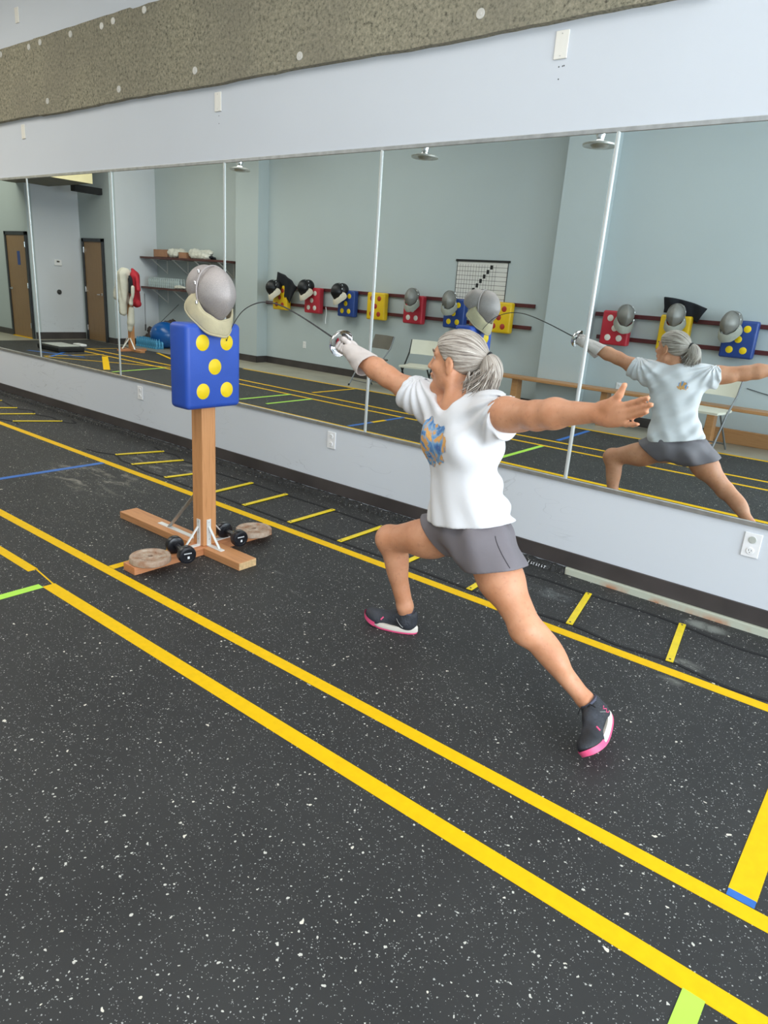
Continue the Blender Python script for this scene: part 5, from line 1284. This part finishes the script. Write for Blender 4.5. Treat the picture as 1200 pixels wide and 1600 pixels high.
# shoes
def shoe(name, org, fwd, up, lab, logo=False):
    fw = Vector(fwd).normalized(); up = Vector(up); up = (up - fw * up.dot(fw)).normalized(); lf = up.cross(fw)
    Mx = Matrix((fw, lf, up)).transposed(); O = Vector(org)
    T = lambda p: Mx @ Vector(p) + O
    f = Field((-0.03, -0.07, -0.01), (0.27, 0.07, 0.15), 0.0035)
    f.ell((0.195, 0.0, 0.030), (0.055, 0.044, 0.034), 0); f.cone((0.075, 0, 0.052), (0.180, 0, 0.036), 0.040, 0.034, 0.03)
    f.ell((0.042, 0, 0.045), (0.044, 0.036, 0.050), 0.03); f.cone((0.052, 0, 0.06), (0.046, 0, 0.092), 0.037, 0.036, 0.02)
    f.ell((0.10, 0, 0.075), (0.030, 0.022, 0.024), 0.02); f.ell((0.012, 0, 0.085), (0.012, 0.018, 0.022), 0.02)
    f.cone((0.050, 0, 0.080), (0.040, 0, 0.16), 0.030, 0.040, 0.005, 'sub')
    f.cut((0, 0, 0.018), (0, 0, -1))
    def bend(V):
        V = V.copy(); q = np.clip((V[:, 0] - 0.155) / 0.09, 0, None); V[:, 2] += 0.022 * q * q; return V
    V, F = f.mesh(); V = bend(V)
    me = MB().add([T(v) for v in V], [tuple(int(i) for i in q) for q in F])
    root = obj(name, me, MT['shoe'], P, off=OFF, smooth=True); root['label'] = lab
    def hwid(x):
        t = x / 0.25; return 0.047 * (max(0.0, 1 - abs(2 * t - 1) ** 3.2)) ** 0.5 * (0.80 + 0.20 * math.sin((t - 0.15) * PI * 1.15) if t > 0 else 0.8)
    xs = [0.25 * (0.5 - 0.5 * math.cos(PI * i / 26)) for i in range(27)]
    outl = [(x, hwid(x)) for x in xs] + [(x, -hwid(x)) for x in xs[-2:0:-1]]
    def slab(nm, zs, mat, par):
        V = []; n = len(outl)
        for z, s_ in zs:
            for x, y in outl: V.append((0.125 + (x - 0.125) * s_ - 0.008 + 0.0, y * s_, z + (0.010 * max(0, (0.10 - x) / 0.10) if z > 0.015 else 0)))
        V = bend(np.array(V)); fs = []
        for r in range(len(zs) - 1):
            for i in range(n): fs.append((r * n + i, r * n + (i + 1) % n, (r + 1) * n + (i + 1) % n, (r + 1) * n + i))
        fs += [tuple(reversed(range(n))), tuple((len(zs) - 1) * n + i for i in range(n))]
        return obj(nm, MB().add([T(v) for v in V], fs), mat, par, off=OFF, smooth=True)
    slab('midsole', [(0.007, 0.97), (0.012, 1.01), (0.022, 1.0), (0.030, 0.96)], MT['midsole'], root)
    slab('outsole', [(0.0, 0.90), (0.002, 0.98), (0.009, 1.0), (0.011, 0.99)], MT['pink'], root)
    V = np.array([(0.185 + 0.072 * math.cos(a), 0.048 * math.sin(a), z) for z in (0.006, 0.028) for a in np.linspace(-1.55, 1.55, 20)]); V = bend(V)
    obj('toe_guard', MB().add([T(v) for v in V], [(i, i + 1, 21 + i, 20 + i) for i in range(19)]), MT['pink'], root, off=OFF, smooth=True)
    mb = MB()
    for k in range(5):
        x = 0.088 + k * 0.016; z = 0.094 - k * 0.0095
        mb.tube([T((x, -0.021, z - 0.008)), T((x + 0.004, 0, z + 0.002)), T((x + 0.008, 0.021, z - 0.008))], 0.0022, 6)
    mb.tube([T((0.086, 0.0, 0.099)), T((0.080, 0.022, 0.108)), T((0.092, 0.040, 0.096))], 0.002, 6); mb.tube([T((0.086, 0.0, 0.099)), T((0.082, -0.022, 0.106)), T((0.094, -0.038, 0.094))], 0.002, 6)
    obj('laces', mb, MT['black'], root, off=OFF, smooth=True)
    obj('sock', MB().tube([T((0.048, 0, 0.075)), T((0.045, 0, 0.104))], [0.036, 0.0345], 18), MT['sock'], root, off=OFF, smooth=True)
    bt = BVHTree.FromPolygons([tuple(v.co) for v in root.data.vertices], [tuple(p.vertices) for p in root.data.polygons])
    def stick(pts2, sgn, r, mat, nm):
        out = []
        for i in range(len(pts2) - 1):
            for t in (0, 0.5):
                x = pts2[i][0] * (1 - t) + pts2[i + 1][0] * t; z = pts2[i][1] * (1 - t) + pts2[i + 1][1] * t
                o_ = T((x, 0.12 * sgn, z)) - Vector(OFF); h, nr, _, _ = bt.ray_cast(o_, (Mx @ Vector((0, -sgn, 0))))
                if h is not None: out.append(h + nr * 0.0006)
        if len(out) > 2: obj(nm, MB().tube(out, r, 6), mat, root, smooth=True)
    if logo: stick([(0.052, 0.068), (0.066, 0.066), (0.052, 0.054), (0.066, 0.050), (0.054, 0.040), (0.040, 0.040)], 1, 0.0016, MT['pink'], 'side_logo')
    stick([(0.150, 0.060), (0.158, 0.050), (0.160, 0.044)], 1, 0.0035, MT['pink'], 'pink_tab')
    stick([(0.085, 0.070), (0.060, 0.045), (0.040, 0.030)], 1, 0.0010, MT['bracket_grey'], 'side_stripe')
    return root
shoe('shoe', (-1.572, -1.248, 0.0), (-0.962, -0.272, 0), (0, 0, 1), 'front shoe, flat on the mat')
RL = math.radians(44)
shoe('shoe', (-0.632, -1.352, 0.074), (0.20, -0.965, -0.185), (-math.sin(RL), 0, math.cos(RL)), 'rear shoe, rolled onto its inner edge with the pink sole showing', True)

# glove on the weapon hand
GX = A3(-0.95, 0.10, 0.30); GX /= np.linalg.norm(GX)
GY = A3(0, 1, 0) - GX * (A3(0, 1, 0) @ GX); GY /= np.linalg.norm(GY); GZ = np.cross(GX, GY); GZ = -GZ if GZ[2] < 0 else GZ
GC = A3(-2.108, -1.272, 1.250)
def g(a, b_, c_): return GC + GX * a + GY * b_ + GZ * c_
f = Field((-2.18, -1.39, 1.07), (-1.85, -1.19, 1.34), 0.003)
f.ell(g(-0.066, 0.018, -0.004), (0.036, 0.017, 0.034), 0, axes=(GX, GY, GZ)); f.cone(g(-0.08, 0.012, -0.004), WR + A3(0.015, 0, 0), 0.026, 0.032, 0.03)
def gch(pts, r, k=0.004):
    for i in range(len(pts) - 1): f.cone(pts[i], pts[i + 1], r, r * 0.96, k, mg=0.02)
for i, s in enumerate((-0.026, -0.044, -0.062, -0.079)):
    gch([g(s - 0.006, 0.024, 0.012 - 0.004 * i), g(s, 0.022, -0.018), g(s, -0.004, -0.032), g(s, -0.026, -0.016), g(s - 0.002, -0.022, 0.004)], 0.0100 - 0.0004 * i)
gch([g(-0.100, 0.006, 0.012), g(-0.072, -0.016, 0.026), g(-0.046, -0.018, 0.028), g(-0.022, -0.012, 0.022)], 0.0125)
glove = f.obj('glove', MT['glove'], P, OFF); glove['label'] = 'white fencing glove closed around the foil grip'
f = Field((-2.06, -1.40, 1.05), (-1.84, -1.19, 1.32), 0.003)
f.cone(g(-0.085, 0, -0.004), g(-0.235, -0.004, -0.024), 0.036, 0.062, 0)
f.cone(g(-0.15, 0, -0.014), g(-0.24, -0.004, -0.025), 0.040, 0.057, 0, 'sub')
f.warp(lambda X, Y, Z: 0.0015 * np.sin(np.arctan2(Z - 1.18, Y + 1.30) * 5 + X * 30))
f.cut(g(-0.213, 0, -0.02), -GX * 0.957 - GZ * 0.29)
f.obj('glove_cuff', MT['glove'], glove, OFF)

# foil: guard, grip, bent blade
foil = thing('foil', 'fencing foil held by the woman, its thin blade bent in an arc against the target', 'sword', tuple(GC))
wpart('guard', MB().lathe([(0.0605, -0.022), (0.0615, -0.024), (0.062, -0.021), (0.058, -0.008), (0.046, 0.008), (0.026, 0.017), (0.0, 0.019), (0.0, 0.0175), (0.025, 0.0155), (0.045, 0.0065), (0.0565, -0.009), (0.0605, -0.022)], tuple(GC), tuple(GX), 48), MT['chrome'], foil, smooth=True)
wpart('cushion', MB().lathe([(0.0, 0.010), (0.030, 0.008), (0.030, 0.013), (0.0, 0.0165)], tuple(GC), tuple(GX), 30), MT['grey_disc'], foil, smooth=True)
wpart('grip', MB().tube([tuple(g(0.01, 0, 0)), tuple(g(-0.04, 0, -0.002)), tuple(g(-0.085, 0.0, -0.006)), tuple(g(-0.13, 0.0, -0.018))], [0.009, 0.011, 0.011, 0.008], 12), MT['black'], foil, smooth=True)
wpart('pommel', MB().lathe([(0, 0), (0.008, 0.002), (0.009, 0.012), (0.006, 0.02), (0, 0.021)], tuple(g(-0.128, 0.0, -0.017)), tuple(-GX), 14), MT['steel'], foil, smooth=True)
wpart('red_pad', MB().box(Vector(g(-0.016, -0.020, 0.006)), (0.012, 0.010, 0.030), Matrix((GX, GY, GZ)).transposed()), MT['red_vinyl'], foil, bevel=0.003)
BP = [tuple(g(0.015, 0, 0)), (-2.20, -1.267, 1.283), (-2.32, -1.263, 1.326), (-2.45, -1.258, 1.366), (-2.55, -1.256, 1.385), (-2.64, -1.254, 1.383), (-2.72, -1.252, 1.362), (-2.79, -1.251, 1.325), (-2.85, -1.250, 1.265), (-2.885, -1.249, 1.215), (-2.906, -1.248, 1.180)]
sp_ = smooth_pts(BP, 6)
wpart('blade', MB().tube(sp_, [0.0042 - 0.0026 * i / (len(sp_) - 1) for i in range(len(sp_))], 8), MT['slot'], foil, smooth=True)
wpart('tip', MB().lathe([(0, 0.0), (0.0032, 0.0005), (0.0032, 0.008), (0, 0.009)], (-2.9095, -1.248, 1.174), (0.35, 0, 0.93), 10), MT['slot'], foil, smooth=True)
